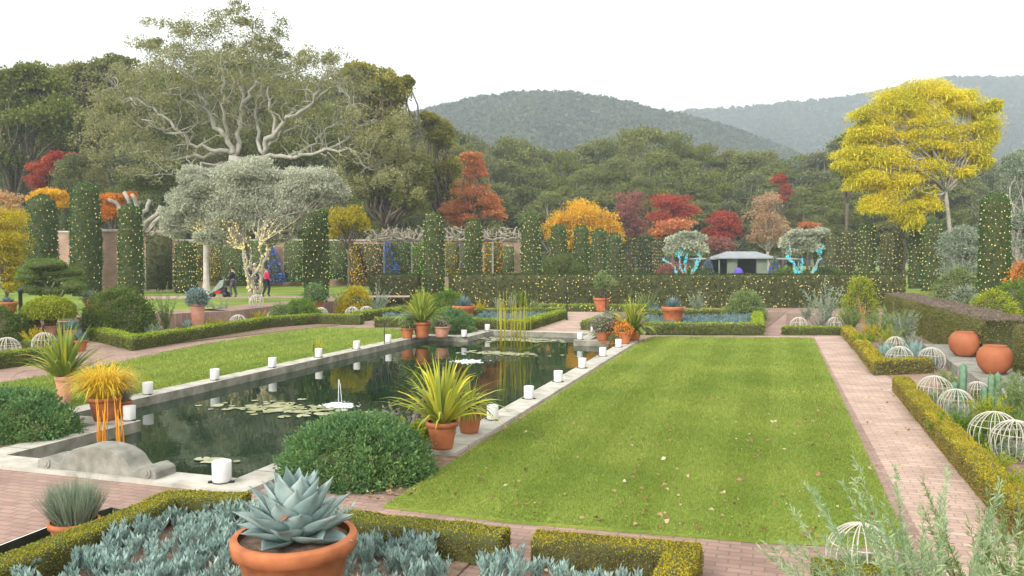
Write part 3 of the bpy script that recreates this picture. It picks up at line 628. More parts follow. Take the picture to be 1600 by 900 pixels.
mound('orange_shrub', 'orange tinted bush at the right border of the photo', base(1600, 36), .7, .6, 2.7, 'orange', 5000, .09)
mound('maroon_shrub', 'low dark red shrub over the long hedge beside the cyan lit olive', base(1054, 80), 1.7, 1.2, 1.05, 'maroon', 3000, .2, z0=TZ + .5)
mound('green_shrub', 'green rounded bush at the left edge below the terracotta pot', base(-5, 26), .9, .8, 1.25, 'shrub', 6000, .08)
# rounded topiary spheres (one clipped plant)
def clipped_balls():
    rng = rg(); mb = MB(); p0 = base(880, 56, 0)
    for (u, v, r) in ((862, 415, .62), (880, 413, .72), (894, 418, .52), (905, 422, .42), (872, 424, .6)):
        q = at(u, v, 56 + rng.normal() * .3) - p0; mb.ell(q, (r, r, r * .95), 18, 12)
    bt = shell(mb, 16000, .11, rng, .8, .03)
    o = npmesh('rounded_topiary', [(bt[0], bt[1], 0)], [L['shrub'], M['twig']], None, p0, mb, bodymat=1); tag(o, 'clipped rounded ball topiary sitting above the long hedge', 'topiary')
clipped_balls()

# ================================================================== TREES
def limb(mb, a, b, r0, r1, rng, k=5, wig=.12, n=5):
    a = np.array(a); b = np.array(b); ln = np.linalg.norm(b - a); pts = []
    off = np.zeros(3)
    for i in range(k + 1):
        t = i / k; off = off * .6 + rng.normal(size=3) * ln * wig * .35
        pts.append(a * (1 - t) + b * t + off * math.sin(t * math.pi) + np.array([0, 0, ln * .08 * math.sin(t * math.pi)]))
    mb.tube(pts, [r0 * (1 - i / k) + r1 * i / k for i in range(k + 1)], n); return pts
def crown_leaves(C, Rr, per, size, rng, droop=-.05, aspect=.6, shellness=.75):
    """C clump centres (k,3), Rr radii (k,3) -> leaf batch"""
    k = len(C); own = np.repeat(np.arange(k), per); n = len(own)
    dr = unit(rng.normal(size=(n, 3))); dr[:, 2] = np.where(dr[:, 2] < -.35, -dr[:, 2], dr[:, 2])
    rad = rng.beta(3.5, 1.3, size=(n, 1)) if shellness > .5 else rng.random((n, 1)) ** .5
    # ragged: the radius wobbles with direction
    wob = 1 + .22 * np.sin(dr[:, 0:1] * 5 + own[:, None]) * np.cos(dr[:, 1:2] * 4 + own[:, None] * 1.7)
    P = C[own] + dr * Rr[own] * rad * wob
    D = dr * .7 + rng.normal(size=(n, 3)) * .8 + np.array([0, 0, droop]); s = size * rng.uniform(.55, 1.35, n)
    return leaves(P, D, s, s * aspect, rng)
def lobe_tree(name, label, cat, u0, d, z0, lobes, lm, bark='bark', tr=.2, sub=7, per=260, size=None, seed=None, forkv=None, group=None,
              depth=.8, droop=-.05, aspect=.6, stems=1, lightcol=None, limbs=True, subr=.42, hang=0, px=2.3, trunkspread=.5):
    rng = rg(); p = base(u0, d, z0); s = d / F; C, Rr = [], []
    for (u, v, ru, rv) in lobes:
        c0 = at(u, v, d) - p; rx, rz = ru * s, rv * s; ry = max(rx * depth, rz * .7)
        k = sub
        dirs = unit(rng.normal(size=(k, 3))) * (rng.random((k, 1)) ** .35)
        for q in dirs:
            off = RT * (q[0] * rx * (1 - subr * .8)) + FW * (q[1] * ry * .8); off = off.copy(); off[2] = q[2] * rz * (1 - subr * .8)
            C.append(c0 + off); rr = subr * rng.uniform(.75, 1.25); Rr.append((rx * rr + rz * rr * .3, ry * rr + rz * rr * .3, (rz * rr * .85 + rx * rr * .15)))
    C = np.array(C); Rr = np.array(Rr); size = size or leafsize(d, .08, px)
    t = thing(name, label, cat, p, 0, group)
    b = crown_leaves(C, Rr, per, size, rng, droop, aspect); bats = [(*b, 0)]
    if hang:
        n = len(C) * hang; own = rng.integers(0, len(C), n); dr = unit(rng.normal(size=(n, 3)) * np.array([1, 1, .3])); P = C[own] + dr * Rr[own] * .9
        D = dr * .5 + np.array([0, 0, -1.2]) + rng.normal(size=(n, 3)) * .15
        bats.append((*blades(P, D, size * rng.uniform(2., 4.5, n), size * .5, .6, rng, 4), 0))
    npmesh('crown', bats, L[lm], t)
    mb = MB(); zc = C[:, 2].mean(); cx = C[:, :2].mean(0); fz = (at(u0, forkv, d)[2] - z0) if forkv else max(.4, C[:, 2].min() * .75)
    tips = []
    if stems == 1:
        top = np.array([cx[0] * .25, cx[1] * .25, fz]); limb(mb, (0, 0, -.1), top, tr, tr * .75, rng, 5, .05, 8); tips = [top]
    else:
        for i in range(stems):
            a = 2 * math.pi * i / stems + .4; q = np.array([math.cos(a), math.sin(a), 0]) * trunkspread * rng.uniform(.7, 1.3)
            top = q * (1.6 + 1.4 * rng.random()) + np.array([0, 0, fz * rng.uniform(.9, 1.15)]); tips.append(top)
            tips[-1] = limb(mb, q * .25 + np.array([0, 0, -.1]), top, tr, tr * .6, rng, 6, .12, 7)[-1]
    if limbs:
        for i, c in enumerate(C):
            if rng.random() < (.75 if len(C) < 60 else .45 if len(C) < 400 else .16):
                a = tips[int(np.argmin([np.linalg.norm(c - q) for q in tips]))]; limb(mb, a, c, tr * rng.uniform(.28, .5), tr * .06, rng, 5, .18, 5)
    mb.build('trunk', M[bark], t)
    if lightcol:
        P, N = sample(mb, lightcol[1], rng); P = P + N * .03; P = P[P[:, 2] < lightcol[2]]; string_lights(lightcol[3], P + p, mat=lightcol[0], r=lightcol[4])
    return t

# ---- the big pale limbed oak
def hero_oak():
    rng = rg(); d = 66; p = base(372, d, TZ)
    t = thing('spreading_oak', 'huge spreading oak with pale twisting limbs and thin crown', 'oak tree', p); mb = MB()
    def W(u, v, dd=0): return at(u, v, d + dd) - p
    fork = W(372, 245)
    limb(mb, (0, 0, -.2), fork, .75, .6, rng, 5, .05, 10)
    limb(mb, W(405, 400), W(412, 245), .6, .45, rng, 5, .06, 9)
    main = [  # traced limbs: (points), start radius
     ([(372, 245), (352, 215), (330, 180), (318, 150), (300, 120), (278, 98)], .42, 0), ([(330, 180), (300, 165), (275, 150), (255, 118)], .22, -2), ([(372, 245), (378, 200), (384, 160), (376, 120), (372, 80)], .40, 2),
     ([(384, 160), (400, 135), (408, 100), (404, 65), (396, 40)], .24, 3), ([(360, 225), (352, 190), (350, 150), (357, 110), (368, 85)], .26, -3), ([(412, 240), (430, 215), (452, 185), (490, 160), (505, 125), (530, 118)], .42, -2),
     ([(430, 215), (428, 180), (420, 150), (432, 120), (462, 115)], .24, 1), ([(490, 160), (520, 140), (545, 150), (560, 175)], .2, -3), ([(412, 245), (405, 200), (400, 165), (415, 130), (425, 90)], .26, 4),
     ([(365, 240), (330, 235), (290, 215), (255, 205), (225, 188)], .32, -2), ([(290, 215), (265, 190), (235, 165), (200, 155), (190, 130)], .22, 1), ([(350, 240), (310, 245), (270, 250), (235, 235), (205, 240)], .3, 2),
     ([(412, 248), (450, 250), (500, 240), (545, 235), (580, 245)], .34, -1), ([(500, 240), (535, 225), (560, 200), (590, 190)], .22, 2), ([(452, 250), (490, 230), (512, 200), (540, 190)], .22, 3),
     ([(412, 245), (440, 205), (470, 200), (500, 195)], .2, 5), ([(350, 255), (310, 262), (275, 268), (240, 275)], .2, -4), ([(545, 235), (575, 262), (600, 275)], .16, 0), ([(300, 120), (320, 95), (335, 70)], .14, 2),
    ]
    tips = []
    for pts, r, dd in main:
        m = len(pts); Q = [W(u, v, dd * i / (m - 1) * 1.6) for i, (u, v) in enumerate(pts)]
        # densify
        R2 = []; P2 = []
        for i in range(m - 1):
            for j in range(4): tt = j / 4; P2.append(Q[i] * (1 - tt) + Q[i + 1] * tt + rng.normal(size=3) * .14); R2.append(.62 * r * (1 - .8 * (i + tt) / (m - 1)))
        P2.append(Q[-1]); R2.append(r * .18); mb.tube(P2, R2, 6)
        for i in range(len(P2) // 3, len(P2), 1):
            for _ in range(2):
                a = P2[i]; b = a + unit(rng.normal(size=(1, 3)))[0] * rng.uniform(1.0, 2.8) + np.array([0, 0, .6]); limb(mb, a, b, R2[i] * .32 + .02, .012, rng, 4, .3, 4); tips.append(b)
    mb.build('trunk', M['oakbark'], t)
    # crown: pads along the outline plus sprays at twig ends
    pads = [(385, 32, 22, 12), (350, 42, 40, 14), (300, 52, 36, 16), (255, 58, 28, 14), (240, 80, 22, 12), (405, 55, 30, 16), (340, 75, 50, 18), (290, 90, 42, 16), (420, 80, 20, 12), (395, 85, 26, 12), (330, 105, 40, 14),
            (440, 100, 24, 14), (470, 95, 26, 12), (500, 108, 30, 14), (540, 118, 30, 16), (250, 115, 36, 16), (210, 120, 40, 18), (180, 150, 36, 22), (165, 190, 36, 28), (180, 235, 34, 26), (210, 275, 34, 20),
            (560, 150, 32, 20), (590, 185, 36, 24), (610, 225, 38, 24), (600, 265, 40, 22), (560, 285, 30, 16), (250, 160, 30, 14), (215, 200, 26, 14), (450, 140, 36, 14), (530, 170, 28, 12), (400, 130, 30, 10), (300, 140, 30, 10),
            (640, 250, 26, 30), (150, 225, 26, 30), (195, 215, 30, 30), (145, 265, 24, 26), (230, 245, 30, 24), (620, 290, 34, 22), (575, 225, 34, 22), (170, 280, 30, 18)]
    C, Rr = [], []
    for (u, v, ru, rv) in pads:
        for _ in range(5):
            q = rng.normal(size=3) * .62; c = W(u + q[0] * ru, v + q[1] * rv, q[2] * 5); C.append(c); k = rng.uniform(.32, .62) * d / F; Rr.append((ru * k, ru * k, (rv * 1.1 + ru * .35) * k))
    bats = [(*crown_leaves(np.array(C), np.array(Rr), 235, .17, rng, .0), 0)]
    tp = np.array(tips); bats.append((*crown_leaves(tp, np.full((len(tp), 3), .62), 46, .16, rng, .0, shellness=.3), 0))
    npmesh('crown', bats, L['oakgrey'], t)
hero_oak()
def pads_oak():  # ragged dark crowns framing the oak
    T = [
     ('oak', 'dark leafy oak behind the great pale oak', 380, 84, [(300, 150, 110, 60), (440, 155, 110, 55), (370, 110, 90, 30), (250, 210, 90, 50), (500, 220, 90, 50), (380, 240, 110, 40), (520, 300, 60, 40), (260, 290, 70, 40)], 'oakdark', 16, 420, .40),
     ('oak', 'golden tinged oak with a notched crown right of the great oak', 612, 72, [(590, 135, 42, 30), (615, 150, 30, 30), (575, 175, 50, 36), (600, 220, 60, 45), (610, 280, 60, 45), (640, 130, 10, 8), (560, 120, 36, 18)], 'oakgold', 13, 420, .42),
     ('oak', 'olive green oak filling the gap under the great oak', 600, 69, [(590, 300, 50, 30), (640, 320, 40, 34), (570, 250, 45, 30), (648, 270, 26, 40)], 'oak', 12, 420, .42),
     ('oak', 'yellowing tree with narrow crown before the wooded belt', 695, 78, [(690, 215, 22, 30), (700, 260, 28, 34), (685, 300, 30, 30), (672, 190, 16, 14)], 'oakgold', 10, 420, .42),
     ('oak', 'dark wide oak at the far left edge', 20, 72, [(10, 150, 60, 36), (60, 135, 60, 30), (30, 200, 80, 45), (90, 190, 50, 45), (15, 260, 60, 40), (60, 120, 40, 12)], 'oakdark', 14, 420, .42),
     ('oak', 'dark green oak left of the great pale oak', 130, 78, [(130, 135, 50, 30), (160, 125, 50, 26), (120, 190, 60, 40), (170, 180, 55, 40), (110, 240, 50, 36), (185, 110, 40, 16)], 'oak', 14, 420, .42),
    ]
    for (nm, lb, u0, d, lobes, lm, sub, per, sr) in T: lobe_tree('oak_tree', lb, 'oak tree', u0, d, TZ, lobes, lm, 'bark', .45, sub, per, size=.26, subr=sr)
pads_oak()

# ---- olive with lit stems
OL = [(390, 280, 62, 36), (320, 285, 46, 30), (485, 292, 56, 32), (292, 330, 42, 40), (375, 330, 62, 50), (450, 325, 46, 42), (522, 302, 26, 24), (335, 372, 32, 18), (432, 368, 28, 20), (275, 355, 22, 22)]
olive = lobe_tree('olive_tree', 'large silvery olive tree with lit multiple stems on the terrace', 'olive tree', 397, 41.5, TZ, OL, 'olive', 'palebark', .09, 60, 250, size=.13, forkv=392, stems=6, lightcol=('bulb', 1100, 4.2, 'the stems of the big silvery olive tree', .045), aspect=.34, subr=.27, trunkspread=.36, droop=.05)
# ---- ginkgo like yellow tree
YL = [(1500, 272, 26, 14), (1530, 258, 20, 14), (1440, 152, 52, 24), (1400, 168, 50, 28), (1362, 188, 40, 26), (1490, 165, 48, 30), (1528, 195, 32, 38), (1440, 190, 66, 32), (1350, 215, 38, 24), (1480, 212, 60, 28), (1420, 225, 60, 26), (1335, 245, 38, 20), (1375, 258, 54, 32), (1400, 292, 48, 30), (1348, 285, 42, 28), (1370, 322, 38, 24), (1410, 330, 34, 24), (1435, 268, 44, 26), (1462, 240, 40, 18), (1510, 240, 34, 20), (1450, 312, 20, 28), (1425, 348, 20, 14), (1535, 225, 24, 22), (1320, 262, 26, 12), (1545, 170, 14, 18)]
lobe_tree('yellow_tree', 'tall bright yellow autumn tree with feathery lopsided crown', 'tree', 1488, 58, TZ, YL, 'ginkgo', 'palebark', .17, 15, 820, size=.105, forkv=300, hang=9, aspect=.55, subr=.44, lightcol=('bulb', 420, 9, 'the trunk of the tall yellow autumn tree', .035))
TREES = [
 ('red_maple', 'bright red maple crown glowing at the far left', 'maple', 90, 62, TZ, [(108, 248, 26, 9), (82, 265, 30, 14), (62, 285, 22, 14), (95, 255, 22, 10)], 'red', .2, 9, 260),
 ('gold_tree', 'golden orange tree behind the left yew columns', 'tree', 85, 58, TZ, [(78, 302, 26, 10), (95, 315, 16, 16), (60, 310, 20, 12)], 'weep', .15, 8, 240),
 ('pink_tree', 'peach coloured small tree at the left border', 'tree', 10, 55, TZ, [(10, 318, 34, 18), (20, 345, 24, 24)], 'pinktan', .15, 9, 260),
 ('orange_tree', 'orange tree between the tall and the tapered yew columns', 'tree', 180, 60, TZ, [(180, 312, 26, 10), (172, 335, 18, 20), (190, 330, 14, 16), (205, 308, 14, 8)], 'orange', .15, 8, 240),
 ('teal_tree', 'bluish green small tree beside the bright red maple', 'tree', 115, 60, TZ, [(112, 275, 28, 22), (125, 255, 20, 14), (105, 300, 24, 14)], 'beltb', .15, 8, 260),
 ('yellow_shrub', 'yellow green shrub tree right of the olive crown', 'tree', 545, 60, TZ, [(545, 340, 30, 20), (560, 350, 20, 20), (530, 350, 20, 18), (520, 365, 14, 12)], 'gold', .12, 9, 260),
 ('orange_maple', 'rusty red maple with tiered crown behind two yew columns', 'maple', 740, 74, TZ, [(738, 250, 18, 12), (742, 275, 20, 14), (735, 300, 32, 14), (760, 318, 30, 12), (715, 325, 30, 14), (725, 345, 36, 14), (775, 335, 22, 10)], 'redorange', .22, 8, 230),
 ('weeping_tree', 'golden yellow weeping tree with domed crown behind yew row', 'tree', 912, 92, TZ, [(908, 334, 40, 22), (888, 348, 34, 22), (938, 346, 32, 22), (915, 360, 48, 20), (958, 362, 24, 20), (864, 362, 22, 20), (905, 378, 40, 16)], 'weep', .22, 9, 260),
 ('maroon_tree', 'dull maroon tree between the golden and the red trees', 'tree', 985, 97, TZ, [(985, 318, 26, 16), (978, 340, 24, 18), (992, 355, 24, 18)], 'maroon', .2, 8, 220),
 ('red_maple', 'scarlet maple behind the first cyan lit olive', 'maple', 1048, 92, TZ, [(1045, 320, 36, 14), (1062, 335, 28, 14), (1035, 345, 26, 12)], 'red', .2, 9, 230),
 ('orange_maple', 'orange red maple low in front of the scarlet one', 'maple', 1050, 88, TZ, [(1055, 355, 34, 10), (1035, 365, 18, 8)], 'redorange', .15, 8, 200),
 ('red_maple', 'fiery red maple left of the pale tan tree', 'maple', 1130, 94, TZ, [(1130, 345, 28, 12), (1140, 358, 26, 14), (1118, 368, 26, 12)], 'red', .2, 9, 220),
 ('crimson_tree', 'low crimson tree behind the pavilion roof edge', 'tree', 1115, 90, TZ, [(1110, 382, 30, 10), (1130, 388, 20, 8)], 'maroon', .15, 8, 200),
 ('tan_tree', 'pale tan half bare tree right of the fiery maple', 'tree', 1200, 92, TZ, [(1200, 318, 22, 18), (1192, 342, 26, 18), (1210, 362, 28, 20), (1185, 368, 22, 16)], 'tan', .22, 8, 150),
 ('red_maple', 'narrow scarlet crown high among the dark belt trees', 'maple', 1222, 107, TZ, [(1216, 280, 12, 10), (1226, 298, 12, 12), (1218, 312, 10, 8)], 'red', .2, 7, 200),
 ('orange_maple', 'small red orange maple above the second cyan lit olive', 'maple', 1262, 100, TZ, [(1262, 354, 20, 6),], 'redorange', .15, 6, 160),
 ('red_shrub', 'small pink red maple showing beneath the yellow tree', 'maple', 1412, 66, TZ, [(1410, 330, 12, 12), (1404, 342, 10, 8)], 'redorange', .12, 6, 160),
 ('grey_tree', 'grey green feathery tree at the right border', 'tree', 1592, 52, TZ, [(1585, 265, 30, 24), (1600, 300, 40, 36), (1585, 345, 30, 34), (1600, 385, 30, 30)], 'sage', .25, 12, 300),
 ('grey_tree', 'silvery rounded tree between the two near right yews', 'tree', 1500, 50, 0, [(1500, 372, 28, 18), (1490, 395, 26, 22), (1515, 400, 26, 24), (1500, 425, 30, 18)], 'sage', .15, 10, 260),
 ('gold_shrub', 'tall golden yellow bush at the left border', 'bush', 8, 36, TZ, [(10, 345, 34, 22), (5, 375, 40, 24), (20, 395, 30, 24), (5, 425, 34, 24), (25, 440, 26, 22)], 'gold', .1, 12, 300),
]
for (nm, lb, cat, u0, d, z0, lobes, lm, tr, sub, per) in TREES:
    hg = 4 if nm == 'weeping_tree' else 0
    mp = 'maple' in lb or 'maroon' in nm or 'crimson' in nm
    lobe_tree(nm, lb, cat, u0, d, z0, [(u, v, ru * 1.12, rv * (1.3 if mp else 1.05)) for u, v, ru, rv in lobes], lm, 'palebark' if nm in ('tan_tree', 'grey_tree') else 'bark', tr, int(sub * 2.0) if mp else int(sub * 1.4), int(per * .85), px=1.8, hang=hg, subr=.34 if 'maple' in lb or 'maroon' in nm or 'tan' in nm else .42)
# small olives with cyan wrapped trunks
for u0, d, lobes, lb in ((1072, 72, [(1058, 378, 18, 12), (1085, 374, 18, 12), (1072, 386, 28, 12), (1070, 370, 16, 8), (1055, 392, 18, 12), (1088, 390, 18, 12)], 'small silvery olive with cyan lit trunk, left of pavilion'),
                     (1255, 70, [(1240, 368, 20, 8), (1272, 366, 20, 9), (1255, 376, 30, 9), (1232, 384, 12, 14), (1262, 388, 22, 10), (1240, 394, 16, 8)], 'small silvery olive with cyan lit trunk, right of pavilion')):
    lobe_tree('olive_tree', lb, 'olive tree', u0, d, TZ, lobes, 'olive', 'palebark', .09, 14, 300, forkv=402, stems=5, lightcol=('bulbcyan', 420, 3.4, 'the trunk of the ' + lb.split(' with')[0] + lb.split(',')[1], .06), trunkspread=.7, subr=.45)
# pollarded pale tree
def pollard():
    rng = rg(); d = 56; p = base(228, d, TZ); t = thing('pollarded_tree', 'bare pollarded tree with thick pale limbs behind the left wall', 'tree', p); mb = MB()
    W = lambda u, v: at(u, v, d + rng.normal() * .6) - p
    limb(mb, (0, 0, -.1), W(226, 372), .42, .34, rng, 4, .04, 8)
    for (u, v) in ((172, 312), (196, 300), (208, 304), (236, 312), (252, 322), (262, 335)): limb(mb, W(222, 368), W(u, v), .20, .12, rng, 6, .16, 7)
    mb.build('trunk', M['palebark'], t)
pollard()

# ---- wooded belt: variants copied
def variant(k, lm, dense=1.):
    rng = np.random.default_rng(900 + k); t = thing('belt_tree', '', 'tree', (0, 0, 0), 0)
    Hh = 18.; C, Rr = [], []
    for i in range(46):
        z = rng.uniform(.22, .97); wd = math.sin(min(1, (1.03 - z) * 1.9) * math.pi / 2) * 6.2 * rng.uniform(.45, 1.); a = rng.random() * 6.28
        C.append((wd * math.cos(a), wd * math.sin(a), z * Hh)); q = rng.uniform(1.2, 2.5); Rr.append((q, q, q * .62))
    b = crown_leaves(np.array(C), np.array(Rr), int(330 * dense), .36, rng, -.1, .6)
    npmesh('crown', [(*b, 0)], L[lm], t)
    mb = MB(); top = limb(mb, (0, 0, -.3), (rng.normal() * .6, rng.normal() * .6, Hh * .55), .42, .25, rng, 6, .06, 7)
    for i in range(0, 46, 2): limb(mb, top[rng.integers(2, 6)], C[i], .14, .04, rng, 4, .12, 4)
    mb.build('trunk', M['palebark' if k % 2 else 'bark'], t); return t
VAR = [variant(0, 'belt'), variant(1, 'beltb'), variant(2, 'oakdark'), variant(3, 'belt'), variant(4, 'oak')]
used = [False] * len(VAR)
rngb = np.random.default_rng(5)
belt = []
def top_of(u):  # skyline of the belt in the photograph
    return float(np.interp(u, [-120, 0, 150, 560, 650, 720, 800, 870, 940, 990, 1040, 1090, 1130, 1200, 1300, 1330, 1420, 1540, 1620, 1750], [118, 118, 118, 130, 190, 200, 215, 238, 228, 202, 208, 215, 240, 247, 238, 215, 235, 235, 235, 220]))
for u in range(-100, 1740, 34): belt.append((u + rngb.normal() * 8, 128 + rngb.random() * 14, top_of(u) + abs(rngb.normal()) * 9 - 4, 0))
for u in range(-80, 1740, 46): belt.append((u + rngb.normal() * 10, 115 + rngb.random() * 7, top_of(u) + 28 + rngb.random() * 30, 0))
for u in list(range(-80, 150, 60)) + list(range(640, 1740, 52)): belt.append((u + rngb.normal() * 12, 109 + rngb.random() * 4, top_of(u) + 70 + rngb.random() * 30, 0))
for i, (u, d, v, _) in enumerate(belt):
    k = int(rngb.choice(5, p=[.28, .22, .16, .22, .12])); h = H + (405 - v) / F * d - TZ; s = h / 18.
    loc = base(u, d, TZ); sxy = s * (.9 if h > 12 else 1.25) * rngb.uniform(.85, 1.15)
    if used[k]: o = copytree(VAR[k], loc, rngb.random() * 6.28, (sxy, sxy, s))
    else: o = VAR[k]; used[k] = True; o.location = tuple(loc); o.rotation_euler[2] = rngb.random() * 6; o.scale = (sxy, sxy, s)
    o['label'] = 'dark green woodland tree in the belt between garden and hills'; o['group'] = 'woodland trees behind the garden'; o['category'] = 'tree'
for i in range(5):
    if not used[i]:
        for c in list(VAR[i].children): bpy.data.objects.remove(c)
        bpy.data.objects.remove(VAR[i])
lobe_tree('pine_tree', 'dark conifer tip rising left of the yellow tree', 'tree', 1322, 100, TZ, [(1322, 222, 18, 12), (1326, 245, 20, 16), (1318, 270, 22, 18)], 'oakdark', 'bark', .25, 10, 240)

# ================================================================== HILLS
M['hill'] = solid('hill_ground', (.05, .065, .03), (.03, .04, .02), .02, .95)
L['hillwood'] = leafmat('hill_forest', [(.03, .05, .025), (.075, .095, .045), (.15, .15, .075)], .02, transl=0, var=.6)
def hill(name, prof, d0, d1, seed, ntree, lb, tsz):
    """prof: skyline (u, v) for a ridge at distance d1; foot at d0"""
    rng = np.random.default_rng(seed); us = np.arange(prof[0][0], prof[-1][0], 12.); rows = 26
    vs = np.interp(us, [p[0] for p in prof], [p[1] for p in prof])
    nz = rng.normal(size=(rows, len(us)));
    for _ in range(3): nz = (nz + np.roll(nz, 1, 1) + np.roll(nz, -1, 1) + np.roll(nz, 1, 0) + np.roll(nz, -1, 0)) / 5
    V = np.zeros((rows, len(us), 3))
    for i in range(rows):
        t = i / (rows - 6); d = d0 + (d1 - d0) * t
        for j, u in enumerate(us):
            htop = (405 - vs[j]) / F * d1 + H; sh = math.sin(min(t, 1.0) * math.pi / 2) ** 1.25 if t <= 1 else 1 - (t - 1) * 1.6
            # spurs and gullies run down from the ridge
            g = 1 - .16 * (math.sin(u * .035 + 1.2 * math.sin(t * 3)) * .5 + .5) * math.sin(min(1, t) * math.pi)
            tt = min(t, 1.); va = (405 - vs[j]) * (tt ** .75); va *= 1 - .20 * (math.sin(u * .035 + 1.2 * math.sin(t * 3)) * .5 + .5) * math.sin(tt * math.pi)
            p = base(u, d); V[i, j] = (p[0], p[1], (va / F * d + H) * (1 if t <= 1 else 1 - (t - 1) * .8) + nz[i, j] * 3 * math.sin(tt * math.pi) - 2 - tsz * .9)
    k = len(us); Fc = [(i * k + j, i * k + j + 1, (i + 1) * k + j + 1, (i + 1) * k + j) for i in range(rows - 1) for j in range(k - 1)]
    mb = MB(); mb.add(V.reshape(-1, 3), Fc); o = struct(mb.build(name, M['hill']))
    P, N = sample(mb, ntree, rng); keep = np.ones(len(P), bool); P = P[keep]
    n = len(P); s = tsz * rng.uniform(.6, 1.5, n)
    # each crown: a few crossed leafy faces forming a rough dome
    bats = []
    for q in range(7):
        dr = unit(rng.normal(size=(n, 3)) + np.array([0, 0, .5])); c = P + dr * s[:, None] * .45 + np.array([0, 0, 1.]) * s[:, None] * .6
        bats.append((*leaves(c - dr * s[:, None] * .3, dr + rng.normal(size=(n, 3)) * .6, s * 1.1, s * .9, rng, .3), 0))
    f = npmesh('hill_forest', bats, L['hillwood']); tag(f, lb, 'forest', kind='stuff')
hill('hill', [(200, 260), (500, 215), (640, 178), (700, 163), (760, 150), (830, 144), (900, 145), (960, 156), (1010, 168), (1070, 180), (1130, 196), (1200, 222), (1300, 262), (1400, 300)], 260, 620, 1, 60000, 'hazy blue green forest covering the nearer rounded hill', 2.5)
hill('far_hill', [(700, 215), (850, 200), (960, 186), (1040, 179), (1100, 173), (1180, 168), (1230, 162), (1300, 156), (1370, 145), (1430, 130), (1480, 123), (1560, 124), (1640, 122), (1800, 118), (2000, 130)], 500, 1150, 2, 55000, 'paler hazy forest on the long far ridge at right', 4.4)
mb = MB(); mb.box((-100, 700, 205), (3600, 2100, 416)); hz = mb.build('haze', None or M['stone'], smooth=False)
hm, nd, lk = nmat('haze'); pv = nd.new('ShaderNodeVolumePrincipled'); pv.inputs['Color'].default_value = (.76, .90, 1, 1); pv.inputs['Density'].default_value = .0009
pv.inputs['Anisotropy'].default_value = .2
ho = nd.new('ShaderNodeOutputMaterial'); lk.new(pv.outputs[0], ho.inputs['Volume']); hz.data.materials.clear(); hz.data.materials.append(hm); hz['kind'] = 'stuff'
tag(hz, 'thin pale evening haze over garden and hills', 'haze')
# ================================================================== GARDEN WALLS
def wallseg(name, label, u0, d0, u1, d1, ztop, z0, thick, mat, cap=True, cat='wall'):
    a, b = base(u0, d0, z0), base(u1, d1, z0); c = (a + b) / 2; ln = np.linalg.norm(b - a); an = math.atan2(b[1] - a[1], b[0] - a[0])
    t = thing(name, label, cat, c, an); m = MB(); m.box((0, 0, (ztop - z0) / 2), (ln, thick, ztop - z0)); m.build('wall_face', mat, t, smooth=False)
    if cap: m = MB(); m.box((0, 0, ztop - z0 + .06), (ln + .1, thick + .16, .12)); m.build('coping', M['stone'], t, smooth=False, bevel=.02)
    return t, c, an, ln
wallseg('brick_wall', 'long tall brick garden wall behind the terrace', 268, 66, 830, 66, 4.3, TZ, .4, M['brickwall'])
wallseg('brick_wall', 'left brick garden wall with pale coping behind three yews', 92, 56, 272, 56, 4.65, TZ, .45, M['brickwall'])
pr = thing('brick_pier', 'pinkish brick gate pier between the tall and tapered yews', 'pier', base(172, 50, TZ))
m = MB(); m.box((0, 0, 1.95), (1.15, .7, 3.9), YAW); m.build('shaft', M['brickwall'], pr, smooth=False); m = MB(); m.box((0, 0, 3.98), (1.3, .85, .16), YAW); m.build('cap', M['stone'], pr, smooth=False, bevel=.02)
stp = thing('brick_steps', 'low brick steps with pots at the far left below the terrace', 'steps', base(62, 27.3, 0), YAW)
for i in range(3): m = MB(); m.box((0, .45 * i, .1 + .1 * i), (2.3 - .1 * i, .46, .2 + .2 * i)); m.build('step', M['brick'], stp, smooth=False, bevel=.015)
# ornamental column with flared foot
cl = thing('white_column', 'slim pale column with flared foot left of the stroller', 'column', base(322, 49, TZ))
m = MB(); m.lathe([(.36, 0), (.36, .06), (.26, .25), (.19, .7), (.16, 1.6), (.15, 3.1), (.2, 3.2), (.2, 3.3)], 16, cap=True); m.build('shaft', M['stone'], cl)
# clipped climber panels on the wall
def panel(label, u0, u1, vt, vb, d, lm, lights=0, name='wall_climber', shear=0, thick=.3):
    rng = rg(); a = at(u0, vb, d); b = at(u1, vb, d); zt = at(u0, vt, d)[2]; zb = max(a[2], TZ + .02); c = (a + b) / 2; ln = np.linalg.norm((b - a)[:2])
    m = MB(); m.box((0, 0, (zt - zb) / 2), (ln, thick, zt - zb)); V = m.v[0]
    if shear: V[:, 0] = np.where(V[:, 2] > .1, V[:, 0] * .18 - ln * .40, V[:, 0])
    ca, sa = math.cos(YAW), math.sin(YAW); m.v[0] = np.c_[V[:, 0] * ca - V[:, 1] * sa, V[:, 0] * sa + V[:, 1] * ca, V[:, 2]]
    ls = .17; bt = shell(m, int(ln * (zt - zb) * 1.6 / (ls * ls * .45) * 1.5), ls, rng, .8, .06)
    o = npmesh(name, [(*bt, 0)], [L[lm] if lm in L else lm, M['twig']], None, (c[0], c[1], zb), m, bodymat=1); tag(o, label, 'climber')
    if lights: P, N = sample(m, lights * 3, rng); q = (N @ FW) < -.3; string_lights(lights_name(label), (P + N * .1)[q][:lights] + np.array([c[0], c[1], zb]), r=.035)
L['bluelight'] = leafmat('blue_floodlight_paint', [(0.078, 0.169, 0.673), (0.109, 0.254, 0.92), (0.187, 0.372, 0.92)], .5)  # blue floodlight on the sloping buttresses, painted in as leaf colour
L['violet'] = leafmat('violet_floodlight_paint', [(.25, .20, .40), (.36, .30, .52), (.45, .40, .6)], .5)  # violet floodlight put into the leaf colour
